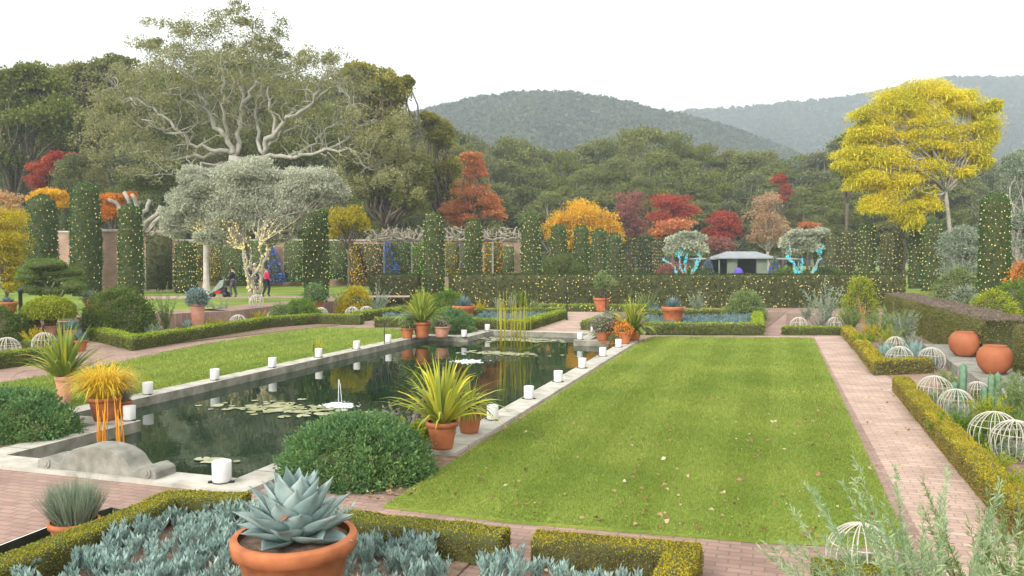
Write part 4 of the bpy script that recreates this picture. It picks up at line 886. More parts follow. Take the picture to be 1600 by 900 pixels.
L['neon'] = leafmat('green_floodlight_paint', [(.18, .42, .03), (.28, .58, .05), (.4, .7, .08)], .5)  # green floodlight flare put into the leaf colour
L['panelgreen'] = leafmat('espalier_leaves', [(0.196, 0.335, 0.135), (0.343, 0.52, 0.198), (0.501, 0.707, 0.259)], .5)
L['panelbrown'] = leafmat('bare_espalier', [(0.587, 0.398, 0.225), (0.845, 0.569, 0.322), (0.92, 0.723, 0.417)], .5)
DW = 64.8
panel('olive brown clipped climber on the left brick wall', 230, 268, 368, 452, 53, 'yewold')
panel('yellow lit climber left of the pale column', 305, 318, 375, 440, DW, 'weep', 30)
panel('yellow lit climber right of the pale column', 330, 347, 385, 440, DW, 'gold', 50)
panel('green climber panel behind the stroller', 346, 386, 376, 440, DW, 'panelgreen')
panel('green climber panel behind the olive stems', 392, 420, 376, 440, DW, 'panelgreen')
panel('sloping leafy buttress with painted blue floodlight behind the woman in pink', 420, 446, 385, 440, DW - .6, 'bluelight', shear=1)
panel('green climber panel left of the dark yew column', 445, 472, 376, 440, DW, 'panelgreen')
panel('green climber panel right of the dark yew column', 508, 545, 377, 436, DW, 'panelgreen')
panel('gold lit sloping climber beside the wall pier', 548, 572, 378, 440, DW - .6, 'weep', 30, shear=1)
panel('brown bare espalier panel in the middle of the wall', 556, 599, 381, 436, DW, 'panelbrown')
panel('sloping leafy buttress with painted bright blue floodlight right of the brown panel', 603, 624, 379, 436, DW - .6, 'bluelight', shear=1)
panel('green climber panel right of the bright blue one', 606, 642, 379, 436, DW, 'panelgreen')
panel('climber with painted green floodlight left of the hedge gap yew', 646, 662, 380, 432, DW - .5, 'neon', 20)
panel('yellow climber right of the hedge gap yew', 697, 717, 380, 432, DW, 'gold', 20)
panel('climber with painted violet floodlight beside the yellow one', 719, 729, 381, 432, DW - .4, 'violet')
panel('orange gold climber right of the narrow yew', 757, 785, 380, 428, DW, 'weep', 20)
panel('dark green climber at the right end of the wall', 788, 803, 385, 425, DW, 'panelgreen')
for i, (u, lb) in enumerate(((546, 'pale wall pier left of the brown espalier'), (601, 'pale wall pier right of the brown espalier'), (644, 'pale wall pier beside the neon green climber'), (770, 'pale wall pier amid the orange gold climber'))):
    p = base(u, DW - .1, TZ); m = MB(); m.box((0, 0, 1.8), (.16, .5, 3.6), YAW); m.box((0, 0, .1), (.3, .6, .2), YAW); o = m.build('wall_pier', M['stonedark'], loc=p, smooth=False, bevel=.01); tag(o, lb, 'pier', 'pale piers of the garden wall')
# gnarled vines on the wall top
def vines(label, u0, u1, v, d):
    rng = rg(); p = base((u0 + u1) / 2, d, TZ); t = thing('old_vine', label, 'vine', p); m = MB()
    pts = [at(u, v + rng.normal() * 2, d) - p for u in np.linspace(u0, u1, int((u1 - u0) / 7))]; m.tube(pts, .09, 6)
    for q in pts:
        for _ in range(5): limb(m, q + rng.normal(size=3) * .3, q + np.array([rng.normal() * .45, rng.normal() * .3, rng.uniform(.25, .95)]), .055, .025, rng, 4, .3, 5)
    m.build('stem', M['vinebark'], t)
vines('tangle of pale gnarled vine along the wall top right of olive', 575, 735, 371, 65)
vines('pale gnarled vine over the right end of the wall', 738, 832, 372, 65.4)
vines('pale vine tangle above the left brick wall', 225, 272, 364, 56)

# ================================================================== PAVILION
p = base(1158, 84, TZ); pav = thing('pavilion', 'low open garden pavilion with pale hipped roof behind the long hedge', 'pavilion', p, YAW); pav.scale = (.86, .86, .86)
M['roof'] = solid('pavilion_roof', (.27, .29, .31), (.21, .23, .25), 1, .6); M['pwall'] = solid('pavilion_wall', (.20, .23, .19), (.15, .18, .15), 1, .8); M['dark'] = solid('dark_interior', (.03, .035, .03), None, 2, .9)
M['purple'] = solid('purple_fabric', (.14, .08, .5), None, 2, .7); M['whitepaint'] = solid('white_paint', (.8, .8, .8), (.7, .72, .74), 2, .5)
def hip(m, cx, w, dp, z0, h, rw, th=.14):
    m.add([(cx - w / 2, -dp / 2, z0), (cx + w / 2, -dp / 2, z0), (cx + w / 2, dp / 2, z0), (cx - w / 2, dp / 2, z0), (cx - rw / 2, 0, z0 + h), (cx + rw / 2, 0, z0 + h),
           (cx - w / 2, -dp / 2, z0 - th), (cx + w / 2, -dp / 2, z0 - th), (cx + w / 2, dp / 2, z0 - th), (cx - w / 2, dp / 2, z0 - th)],
          [(0, 1, 5, 4), (1, 2, 5), (2, 3, 4, 5), (3, 0, 4), (0, 6, 7, 1), (1, 7, 8, 2), (2, 8, 9, 3), (3, 9, 6, 0), (6, 9, 8, 7)])
m = MB(); hip(m, 0, 7.0, 5, 2.75, .75, 3.6); m.build('roof', M['roof'], pav, smooth=False)
m = MB(); hip(m, -4.6, 3.0, 3.4, 2.62, .10, 2.2, .1); m.build('side_roof', M['roof'], pav, smooth=False); m = MB(); hip(m, 5.0, 3.4, 3.4, 2.62, .10, 2.2, .1); m.build('side_roof', M['roof'], pav, smooth=False)
for x, wd in ((-1.55, 1.2), (2.0, 1.3)): m = MB(); m.box((x, -1.6, 1.3), (wd, .3, 2.6)); m.build('wall', M['pwall'], pav, smooth=False)
m = MB(); m.box((0, 1.6, 1.3), (6.4, .2, 2.6)); m.build('back_wall', M['dark'], pav, smooth=False)
for x in (-3.2, 3.2, -5.9, 6.5): m = MB(); m.tube([(x, -2.0 if abs(x) < 4 else -1.3, 0), (x, -2.0 if abs(x) < 4 else -1.3, 2.6)], .09, 8); m.build('post', M['pwall'], pav)
o = MB(); o.ell((0, 0, .55), (.5, .45, .8), 14, 8, 0, -20); o = o.build('purple_parasol', M['purple'], loc=base(1154, 81.5, TZ)); tag(o, 'purple domed canopy standing under the pavilion', 'canopy')
o = MB(); o.ell((0, 0, .28), (1.1, .6, .42), 14, 8, 0, -20); o.box((0, 0, .12), (1.5, .7, .24)); o = o.build('covered_table', M['whitepaint'], loc=base(1162, 79.5, TZ)); tag(o, 'white covered table just over the hedge before pavilion', 'table')
for u, lb in ((1106, 'blue lit conical shrub left of the pavilion'), (1210, 'blue lit conical shrub right of the pavilion')):
    rng = rg(); m = MB(); m.lathe([(.75, 0), (.6, .6), (.35, 1.5), (.1, 2.2), (.02, 2.4)], 12, cap=True); bt = shell(m, 1500, .2, rng, .8, .05)
    pp = base(u, 78, TZ); o = npmesh('conical_shrub', [(*bt, 0)], [L['beltb'], M['twig']], None, pp, m, bodymat=1); tag(o, lb, 'shrub')
    P, N = sample(m, 150, rng); string_lights('the ' + lb.replace('blue lit ', ''), P + N * .08 + pp, mat='bulbblue', r=.07)
mound('green_shrub', 'dark low bush between the right blue cone and cyan olive', base(1235, 76), 2.0, 1.2, 1.1, 'shrub', 2500, .2, z0=TZ)
mound('green_shrub', 'dark low bush between the left blue cone and cyan olive', base(1088, 76), 1.1, 1.0, 1.3, 'shrub', 2000, .2, z0=TZ)
mound('green_shrub', 'dark bush at the foot of the right cyan olive', base(1285, 74), 1.8, 1.2, 1.3, 'shrub', 2500, .2, z0=TZ)

# cloud pine at left: pads on a crooked trunk
def cloud_pine():
    rng = rg(); d = 34; p = base(85, d, TZ); t = thing('cloud_pine', 'layered cloud pruned pine before the tall left yew', 'pine', p); m = MB(); k = MB(); b = []
    for (u, v, ru, rv) in ((72, 414, 34, 8), (55, 424, 30, 8), (95, 426, 38, 9), (48, 434, 26, 7), (105, 436, 26, 7), (55, 452, 30, 9), (90, 454, 34, 8), (115, 448, 20, 8)):
        q = at(u, v, d + rng.normal() * .3) - p; s = d / F; k.ell(q, (ru * s * .92, ru * s * .75, rv * s * 1.05), 16, 8, 0, -35); limb(m, (0, 0, .2), q - np.array([0, 0, .1]), .09, .04, rng, 5, .2, 6)
    bt = shell(k, 15000, .085, rng, .9, .03, .4, up=.8); npmesh('foliage', [(*bt, 0)], [L['cloud'], M['twig']], t, None, k, bodymat=1); m.tube([(0, 0, -.05), (.05, 0, .4)], .13, 8); m.build('trunk', M['bark'], t)
cloud_pine()
def lit_shrub():
    rng = rg(); d = 27; p = base(76, d, .0); t = thing('umbrella_shrub', 'wide dome clipped shrub on short dark stems dotted with lights', 'shrub', p); k = MB(); s = d / F
    k.ell((0, 0, 1.02), (38 * s, 34 * s, 22 * s), 20, 10, 0, -25); bt = shell(k, 15000, .075, rng, .9, .03); npmesh('foliage', [(*bt, 0)], [L['lime'], M['twig']], t, None, k, bodymat=1)
    m = MB();
    for i in range(5): limb(m, (rng.normal() * .08, rng.normal() * .08, 0), (rng.normal() * .4, rng.normal() * .3, .95), .05, .03, rng, 4, .2, 6)
    m.build('trunk', M['bark'], t); P, N = sample(k, 160, rng); P = P[(N @ FW) < 0]; string_lights('the wide dome clipped shrub at far left', P + p, r=.02)
lit_shrub()

# ================================================================== POTS
def pot_prof(r, h, kind):
    if kind == 'tall': return [(0, 0), (r * .62, 0), (r * .68, h * .1), (r * .90, h * .80), (r * .90, h * .82), (r * 1.0, h * .83), (r * 1.02, h * .98), (r * .98, h), (r * .9, h), (r * .87, h * .9), (0, h * .9)]
    if kind == 'bowl': return [(0, 0), (r * .55, 0), (r * .62, h * .06), (r * .80, h * .45), (r * .90, h * .78), (r * 1.0, h * .80), (r * 1.03, h * .96), (r * .99, h), (r * .9, h), (r * .86, h * .9), (0, h * .9)]
    return [(0, 0), (r * .45, 0), (r * .75, h * .2), (r * .98, h * .55), (r * .92, h * .85), (r * .6, h * .96), (r * .62, h), (r * .5, h), (r * .46, h * .9), (0, h * .88)]
def pot(t, r, h, kind='tall', mat='terracotta'):
    m = MB(); pf = pot_prof(r, h, kind)[:-2]; m.lathe(pf, 32); m.build('pot', M[mat], t)
    m = MB(); m.lathe([(r * .9, h * .9), (r * .5, h * .915), (0, h * .92)], 20); m.build('soil', M['soil'], t)
def flax(t, z, ln, n, lm, wd, rng, spread=.8, droop=1.1, name='foliage'):
    a = rng.random(n) * 2 * math.pi; el = rng.uniform(.25, 1.0, n) ** .8; D = np.c_[np.cos(a) * (1 - el) * spread * 1.6, np.sin(a) * (1 - el) * spread * 1.6, el + .25]
    P = np.c_[np.cos(a) * .05, np.sin(a) * .05, np.full(n, z)] * np.array([1, 1, 1]); l = ln * rng.uniform(.55, 1.1, n)
    bt = blades(P, D, l, wd * rng.uniform(.7, 1.2, n), droop * rng.uniform(.4, 1.5, n), rng, 6, side=rng.normal(size=(n, 3)) * .25); return npmesh(name, [(*bt, 0)], L[lm], t)
def rosette(t, z, r, h, n, mat, rng, width=.28, name='rosette', seg=9, outer=-8, inner=82, thick=.012, curve=.5):
    m = MB()
    for i in range(n):
        f = (i + .5) / n; a = i * 2.39996 + rng.normal() * .06; el = R(outer + (inner - outer) * f ** .85); ln = (r * (1 - f) + h * f) * rng.uniform(.92, 1.05); w = ln * width * rng.uniform(.9, 1.1)
        dh = np.array([math.cos(a), math.sin(a), 0]); sd = np.array([-math.sin(a), math.cos(a), 0]); top, bot = [], []
        pos = np.array([0, 0, z]) + dh * .02 * r; e = el - curve * .35; cr = 5
        for k in range(seg + 1):
            s = k / seg; ww = w * (np.interp(s, [0, .12, .40, .55, .72, .86, .94, 1], [.42, .58, .98, 1., .74, .36, .10, .012])); dr = dh * math.cos(e) + np.array([0, 0, math.sin(e)]); nn = -dh * math.sin(e) + np.array([0, 0, math.cos(e)])
            for q in range(cr):
                x = (q / (cr - 1) - .5) * 2; c = pos + sd * ww * .5 * x + nn * (abs(x) ** 1.6) * ww * .26; c = c + nn * 0
                top.append(c); bot.append(c - nn * thick * (1 - x * x * .9) * (1.3 - s))
            e += curve * (.9 if s < .55 else -.25) / seg; pos = pos + dr * ln / seg
        V = top + bot; N0 = len(top); Fc = []
        for k in range(seg):
            for q in range(cr - 1):
                a0 = k * cr + q; Fc.append((a0, a0 + cr, a0 + cr + 1, a0 + 1)); Fc.append((N0 + a0, N0 + a0 + 1, N0 + a0 + cr + 1, N0 + a0 + cr))
            Fc += [(k * cr, N0 + k * cr, N0 + (k + 1) * cr, (k + 1) * cr), (k * cr + cr - 1, (k + 1) * cr + cr - 1, N0 + (k + 1) * cr + cr - 1, N0 + k * cr + cr - 1)]
        m.add(V, Fc)
    return m.build(name, mat, t)
# the great agave pot in front
rng = rg()
pa = base(456, 6.35, 0); t = thing('potted_agave', 'huge blue grey agave in a wide terracotta pot in the foreground', 'potted plant', pa)
zr = H - (838 - 405) / F * 6.35; pot(t, .485, zr, 'bowl'); rosette(t, zr * .93, .50, .58, 44, L['agave'], rng, .48, outer=2, inner=82, curve=.7, seg=12)
m = MB(); rr = np.linspace(0, 2 * math.pi, 41)[:-1]; m.tube([(.455 * math.cos(a), .455 * math.sin(a), zr * .80) for a in rr], .011, 6, closed=True); m.build('rim_band', M['terracotta'], t)
def leaflet(u):  # dry leaves caught in the agave
    q = MB(); rng = rg()
    for i in range(2): q.add([(-.03 + i * .02, -.02, 0), (.02, -.03, .01), (.035, .02, .03), (-.02, .025, .015)], [(0, 1, 2, 3)])
    return q
M['dryleaf'] = solid('dry_leaf', (.42, .14, .06), (.30, .09, .04), 20, .8)
o = leaflet(0).build('fallen_leaf', M['dryleaf'], loc=pa + np.array([.08, -.26, zr * .93 + .24])); tag(o, 'red brown dry leaf caught in the foreground agave', 'leaf')

PM = dict(u=0)
def potted(name, label, u, v, d, z0, r, h, kind, plant, mat='terracotta', **k):
    p = gp(u, v) if d is None else base(u, d, z0); p = np.array([p[0], p[1], z0]); t = thing(name, label, 'potted plant', p); rng = rg(); pot(t, r, h, kind, mat)
    z = h * .9
    if plant == 'flax': flax(t, z, k.get('ln', 1.), k.get('n', 120), k.get('lm', 'flax'), k.get('wd', .045), rng, k.get('sp', .8), k.get('dr', 1.1))
    elif plant == 'agave': rosette(t, z, k.get('R', .3), k.get('Hh', .3), k.get('n', 36), L[k.get('lm', 'blue')], rng, .16 if k.get('thin') else .28, 'rosette', 6, 0, 85)
    elif plant == 'spiky':
        n = k.get('n', 260); dr = unit(rng.normal(size=(n, 3)) * np.array([1, 1, .8]) + np.array([0, 0, .45])); P = np.tile([0, 0, z + .04], (n, 1)) + dr * .03
        npmesh('foliage', [(*blades(P, dr, k.get('ln', .4) * rng.uniform(.8, 1.05, n), .022, -.1, rng, 4), 0)], L[k.get('lm', 'blue')], t)
    elif plant == 'tuft':
        n = k.get('n', 900); a = rng.random(n) * 6.28; q = rng.random(n) ** .5 * r * .75; P = np.c_[np.cos(a) * q, np.sin(a) * q, np.full(n, z)]; D = np.c_[np.cos(a) * .5 * q / r, np.sin(a) * .5 * q / r, np.ones(n)] + rng.normal(size=(n, 3)) * .16
        npmesh('foliage', [(*blades(P, D, k.get('ln', .35) * rng.uniform(.5, 1.1, n), k.get('wd', .008), k.get('dr', .5), rng, 4), 0)], L[k.get('lm', 'sage')], t)
    elif plant == 'bush':
        m = MB(); R0 = k.get('R', r * 1.1); hh = k.get('Hh', R0); m.ell((0, 0, z + hh * .4), (R0, R0, hh * .75), 16, 10, 0, -40, .04, rng); ls = leafsize(dist(p), .04)
        bt = shell(m, k.get('n', 2500), ls, rng, 1., ls, .5); npmesh('foliage', [(*bt, 0)], [L[k.get('lm', 'blue')], M['twig']], t, None, m, bodymat=1)
    elif plant == 'tree':
        n = k.get('n', 3500); C = np.array([[rng.normal() * .28, rng.normal() * .28, z + k.get('Hh', .9) * rng.uniform(.35, .95)] for _ in range(16)]); b = crown_leaves(C, np.full((16, 3), .24), n // 16, .07, rng)
        npmesh('foliage', [(*b, 0)], L[k.get('lm', 'sagegreen')], t); m = MB()
        for c in C: limb(m, (0, 0, z), c, .025, .008, rng, 4, .2, 4)
        m.build('stem', M['bark'], t)
    return t
# by the pool
potted('potted_flax', 'large potted flax with yellow green sword leaves on right pool corner', 690, 708, None, ZT, .235, .40, 'tall', 'flax', n=170, ln=1.08, lm='flaxyellow', wd=.058, sp=.95)
potted('potted_plant', 'smaller terracotta pot with arching yellow green leaves behind the flax', 733, 682, None, ZT, .22, .36, 'tall', 'flax', n=120, ln=.62, lm='flax', wd=.035, sp=1.2, dr=2.2)
potted('potted_grass', 'terracotta pot of golden feathery grass on left pool ledge', 160, 662, None, ZT, .27, .40, 'tall', 'tuft', n=1500, ln=.80, lm='grassy', wd=.012, dr=2.0)
potted('potted_plant', 'small pot with grey green shoots beside the golden grass pot', 186, 655, None, ZT, .18, .26, 'tall', 'tuft', n=300, ln=.5, lm='lav', wd=.008)
potted('potted_flax', 'slender pot of tall green flax behind the left mound', 97, 636, None, .03, .16, .55, 'tall', 'flax', mat='terracottapale', n=160, ln=1.15, lm='flax', wd=.055, sp=.95, dr=1.0)
potted('potted_lavender', 'terracotta pot of grey lavender at the brick landing edge', 108, 838, None, -.2, .24, .34, 'tall', 'tuft', n=1500, ln=.44, lm='sage', wd=.010, dr=.3)
potted('potted_flax', 'pot of tall green yellow flax on far left pool corner', 659, 530, None, ZT, .33, .55, 'tall', 'flax', n=180, ln=1.25, lm='flax', wd=.07, sp=1.0)
potted('potted_plant', 'small terracotta pot with pale cactus left of far flax pot', 636, 531, None, ZT, .24, .36, 'tall', 'bush', R=.24, Hh=.35, lm='sagegreen', n=900)
potted('potted_plant', 'terracotta pot with low grey plant right of far flax pot', 690, 529, None, ZT, .30, .38, 'tall', 'bush', R=.2, Hh=.2, lm='lav', n=600, mat='terracottapale')
potted('potted_flax', 'large green flax in a pot at the far right of the pool', 990, 534, None, 0, .28, .35, 'tall', 'flax', n=220, ln=1.3, lm='flax', wd=.07, sp=1.1, dr=1.5)
potted('potted_plant', 'terracotta pot with maroon grey plant at far right pool corner', 942, 535, None, ZT, .26, .40, 'tall', 'bush', R=.36, Hh=.4, lm='lav', n=1300)
potted('potted_plant', 'terracotta pot of orange flowering plant beside the maroon pot', 977, 540, None, ZT, .22, .40, 'tall', 'bush', R=.20, Hh=.2, lm='orange', n=900)
mound('orange_plant', 'mass of orange foliage among the far right pool pots', base(966, 26.8), .42, .35, .72, 'orange', 1400, .06)
mound('grey_plant', 'grey green low bush behind the orange foliage', base(950, 28.5), .45, .35, 1.0, 'sage', 1400, .07)
potted('potted_agave', 'blue spiky agave in a wide bowl pot behind the dark mound', 724, 0, 34.5, 0, .48, .80, 'bowl', 'spiky', ln=.55, n=300)
potted('potted_agave', 'blue rounded agave in a banded bowl pot in the right bed', 1052, 0, 33, 0, .46, .85, 'bowl', 'spiky', ln=.52, n=300)
potted('potted_tree', 'small twiggy tree in a terracotta pot before the long hedge', 940, 0, 42.5, 0, .45, .75, 'tall', 'tree', Hh=1.4, n=4200)
potted('potted_agave', 'dark green agave in orange pot below the right olive yew', 492, 0, 39, .25, .42, .60, 'bowl', 'bush', R=.50, Hh=.62, lm='mound', n=2500)
potted('potted_succulent', 'grey blue dome plant on a tall pink pot above the wall', 308, 0, 31.5, 0.05, .30, 1.10, 'tall', 'bush', mat='terracottapale', R=.36, Hh=.46, lm='blue', n=2500)
potted('potted_agave', 'green agave in terracotta pot at the left border on the terrace', 11, 0, 31, .65, .36, .50, 'bowl', 'agave', R=.35, Hh=.25, lm='blue')
potted('potted_succulent', 'little terracotta pot on the pale step behind the dark bush', 140, 0, 35, .62, .26, .42, 'tall', 'bush', R=.28, Hh=.3, lm='sage', n=900)
potted('potted_succulent', 'terracotta pot beneath the light dotted dome shrub', 48, 514, 27.0, .2, .26, .42, 'tall', 'bush', R=.24, Hh=.2, lm='blue', n=900)
potted('potted_plant', 'pale pot of spiky yellow green leaves on the left steps', 77, 532, 27.0, .2, .24, .36, 'tall', 'flax', mat='terracottapale', n=90, ln=.5, lm='flaxyellow', wd=.03, sp=1.2)
potted('potted_agave', 'terracotta pot with blue agave at the foot of the dark bush', 112, 537, None, .1, .26, .36, 'tall', 'agave', R=.36, Hh=.4, lm='blue')
potted('potted_agave', 'lowest terracotta pot with blue green agave at the hedge end', 122, 549, None, 0, .25, .34, 'tall', 'agave', R=.34, Hh=.34, lm='blue')
# the round jars
for u, d, r, z0, lb, op in ((1509, 21.0, .37, .25, 'round closed looking terracotta jar against the long hedge', 0), (1557, 17.8, .36, .25, 'round open terracotta jar in front of the hedge end', 1)):
    p = base(u, d, z0); t = thing('terracotta_jar', lb, 'jar', p, 0, 'round terracotta jars by the right hedge'); m = MB(); h = r * 1.72
    m.lathe([(0, 0), (r * .5, 0), (r * .62, h * .05), (r * .9, h * .25), (r * 1.02, h * .5), (r * .98, h * .72), (r * .82, h * .9), (r * .66, h * .97), (r * .64, h), (r * .56, h * .99), (r * .54, h * .9), (r * .7, h * .7), (0, h * .5)], 36); m.build('body', M['bigjar'], t)
    m = MB(); m.tube([(r * .62 * math.cos(a), r * .62 * math.sin(a), h) for a in np.linspace(0, 2 * math.pi, 33)[:-1]], .014, 6, closed=True); m.build('rim', M['bigjar'], t)
m = MB(); c1, c2 = base(1509, 21.0), base(1557, 17.8); dj = (c2 - c1) / np.linalg.norm(c2 - c1); sj = np.array([-dj[1], dj[0], 0]); a = c1 - dj * 3.2; b = c2 + dj * 3.0
for i in range(12):  # separate roughly laid slabs
    p0 = a + (b - a) * (i / 12 + .002); p1 = a + (b - a) * ((i + 1) / 12 - .002); jit = random.Random(i).uniform(-.05, .05); m.prism([p0 - sj * (.52 + jit), p1 - sj * (.52 + jit), p1 + sj * .5, p0 + sj * .5], -.02, .25 - abs(jit) * .15)
o = m.build('stone_plinth', M['stonedark'], smooth=False, bevel=.02); tag(o, 'low stone ledge carrying the two round terracotta jars', 'ledge')

# ================================================================== WIRE DOMES
def dome(label, u, v, rpx, d=None, ribs=12, wr=None, z0=0, rings=1):
    """v = lowest visible row; rpx radius in the picture"""
    p = gp(u, v, z0) if d is None else base(u, d, z0); dd = dist(p); r = rpx / F * dd; rng = rg(); m = MB(); wr = wr or max(.0055, .00038 * dd)
    off = rng.random() * 3
    for i in range(ribs):
        a = math.pi * i / ribs + off; pts = []; tw = .12 * rng.normal()
        for q in np.linspace(-.9, math.pi + .9, 24): pts.append((r * math.cos(q) * math.cos(a + tw * q * .3), r * math.cos(q) * math.sin(a + tw * q * .3), r * .78 + r * math.sin(q)))
        m.tube(pts, wr, 5)
    for q in ([-.85] + [R(x) for x in ((25,) if rings else ())]): m.tube([(r * math.cos(q) * math.cos(a), r * math.cos(q) * math.sin(a), r * .78 + r * math.sin(q)) for a in np.linspace(0, 2 * math.pi, 29)[:-1]], wr, 5, closed=True)
    o = m.build('wire_dome', M['wire'], loc=(p[0], p[1], z0)); tag(o, label, 'wire dome', 'pale wire domes over the bed plants'); return p, r
DM = [
 ('yellowish wire dome at the left end of the short far hedge', 1249, 519, 13), ('white wire dome right of the yellowish far one', 1306, 519, 13),
 ('pinkish wire dome behind the blue green cactus clump', 1401, 553, 15), ('white ribbed wire dome right above the corner hedge', 1408, 579, 21),
 ('grey green wire dome before the cactus at the ledge', 1458, 579, 20), ('large open ribbed wire dome at the hedge gap', 1464, 636, 27),
 ('wire dome on its side between the two cactus clumps', 1498, 655, 26), ('small white wire dome between two cactus columns', 1531, 629, 18),
 ('big wire dome nearest the yellow hedge at right border', 1560, 712, 38), ('wire dome cut by the right border of the photo', 1592, 722, 36),
 ('wire dome among feathery leaves at the bottom right', 1352, 915, 52),
 ('wire dome cut by the left border', 8, 563, 20), ('peach coloured wire dome behind the left flax', 67, 552, 18),
 ('wire dome before the brick wall left of the olive', 371, 515, 13), ('wire dome with yellow plant beside the olive trunk', 427, 505, 11),
 ('wire dome right of the green shrubs, first of three', 501, 500, 11), ('wire dome, middle one of the three behind box hedge', 550, 499, 11), ('wire dome, right one of the three behind box hedge', 572, 498, 11),
 ('pale wire dome at the foot of the olive trunks', 400, 480, 11),
]
domepos = []
for i, (lb, u, v, r) in enumerate(DM): domepos.append((lb, *dome(lb, u, v, r, z0=0 if i != 18 else TZ, ribs=11 if v > 520 else 9)))

# ================================================================== BEDS: soil and planting
def bed(name, pts, z=.02): sheet(name, [tuple(float(c) for c in p[:2]) for p in pts], z, M['soil'])
bed('front_bed', [gp(-70, 915), gp(0, 888), gp(150, 832), gp(256, 795), gp(388, 797), gp(560, 815), (-2.6, 7.0), (-2.6, 3.6), (-8.0, 3.6)]); bed('front_bed_soil', [(-2.3, 4.6), (-2.3, 6.9), (-.6, 6.9), (-.6, 4.6)])
bed('right_bed', [gp(1405, 612), gp(1600, 850), (7.5, 10), (7.5, 18), gp(1470, 605)]); bed('right_back_bed', [gp(1322, 524), gp(1370, 585), gp(1462, 582), gp(1500, 560), gp(1390, 500), gp(1230, 490), gp(1228, 520)])
bed('far_bed', [gp(1015, 520), gp(1190, 520), gp(1230, 488), gp(950, 488), gp(950, 497)]); bed('middle_bed', [gp(640, 510), gp(820, 515), gp(882, 495), gp(840, 486), gp(600, 486), gp(600, 505)])
bed('left_bed', [gp(140, 532), gp(205, 545), gp(560, 505), gp(560, 492), gp(240, 505), gp(130, 512)]); bed('mound_bed', [(-6.0, 8.5), (-4.1, 8.5), (-4.1, 10.45), (-5.9, 10.45)], .01)
bed('left_mound_bed', [(-12.6, 8.55), (-10.7, 8.55), (-10.7, 10.4), (-12.9, 10.4)], .01)
# blue succulent cover: upright fingery leaves in clumps
def bluecover(label, poly, n, hgt, d, seed, lm='bluedark', leafn=60, sz=None, gaps=.55):
    rng = np.random.default_rng(seed); poly = np.array([(p[0], p[1]) for p in poly]); lo, hi = poly.min(0), poly.max(0); pts = []
    def inside(q):
        c = False; j = len(poly) - 1
        for i in range(len(poly)):
            if (poly[i][1] > q[1]) != (poly[j][1] > q[1]) and q[0] < (poly[j][0] - poly[i][0]) * (q[1] - poly[i][1]) / (poly[j][1] - poly[i][1] + 1e-12) + poly[i][0]: c = not c
            j = i
        return c
    while len(pts) < n:
        q = lo + (hi - lo) * rng.random(2)
        if inside(q) and all((q[0] - w[0]) ** 2 + (q[1] - w[1]) ** 2 > (hgt * gaps) ** 2 * .3 for w in pts[-400:]): pts.append(q)
        elif rng.random() < .002: pts.append(pts[-1] if pts else q)
    B = []; pts = np.array(pts)
    own = np.repeat(np.arange(n), leafn); N = len(own); hh = hgt * rng.uniform(.5, 1.2, n)
    # stems: every clump has 3-5 stems, leaves stand up along each stem
    st = rng.integers(0, 5, N); sa = rng.random((n, 5)) * 6.28; sr = rng.uniform(.02, .35, (n, 5)) * hgt; tt = rng.random(N) ** .7
    ln = .27 * hgt * rng.uniform(.7, 1.3, N); a = rng.random(N) * 6.28
    px = pts[own, 0] + np.cos(sa[own, st]) * sr[own, st] * (.5 + tt); py = pts[own, 1] + np.sin(sa[own, st]) * sr[own, st] * (.5 + tt)
    P = np.c_[px + np.cos(a) * .006, py + np.sin(a) * .006, hh[own] * (.08 + .78 * tt) * rng.uniform(.8, 1.05, N)]
    D = np.c_[np.cos(a) * .55, np.sin(a) * .55, np.full(N, 1.1)]; c = pts.mean(0); P[:, :2] -= c
    B.append((*leaves(P, D, ln, ln * .30, rng, .3), 0)); o = npmesh('blue_succulents', B, L[lm], None, (c[0], c[1], .02)); tag(o, label, 'succulents', kind='stuff')
bluecover('mass of blue chalky succulents filling the front bed', [gp(20, 925), gp(180, 862), gp(285, 818), gp(380, 815), gp(560, 835), (-2.62, 6.55), (-2.55, 4.9), (-6.4, 4.7)], 240, .25, 6, 11, leafn=120, gaps=.6)
bluecover('blue succulents at the right part of the front bed', [(-2.25, 4.9), (-2.25, 6.6), (-.95, 6.6), (-.95, 4.9)], 50, .26, 6, 12, leafn=120, gaps=.6)
bluecover('pale blue succulent carpet in the middle far bed', [gp(738, 507), gp(812, 512), gp(868, 496), gp(750, 496)], 260, .3, 33, 13, 'blue', 40)
bluecover('pale blue succulent carpet in the right far bed', [gp(1012, 515), gp(1180, 515), gp(1178, 501), gp(1012, 503)], 300, .34, 33, 14, 'blue', 40)
bluecover('small blue carpet behind the far left box hedge', [gp(600, 505), gp(650, 505), gp(655, 497), gp(605, 497)], 60, .34, 33, 15, 'blue', 40)
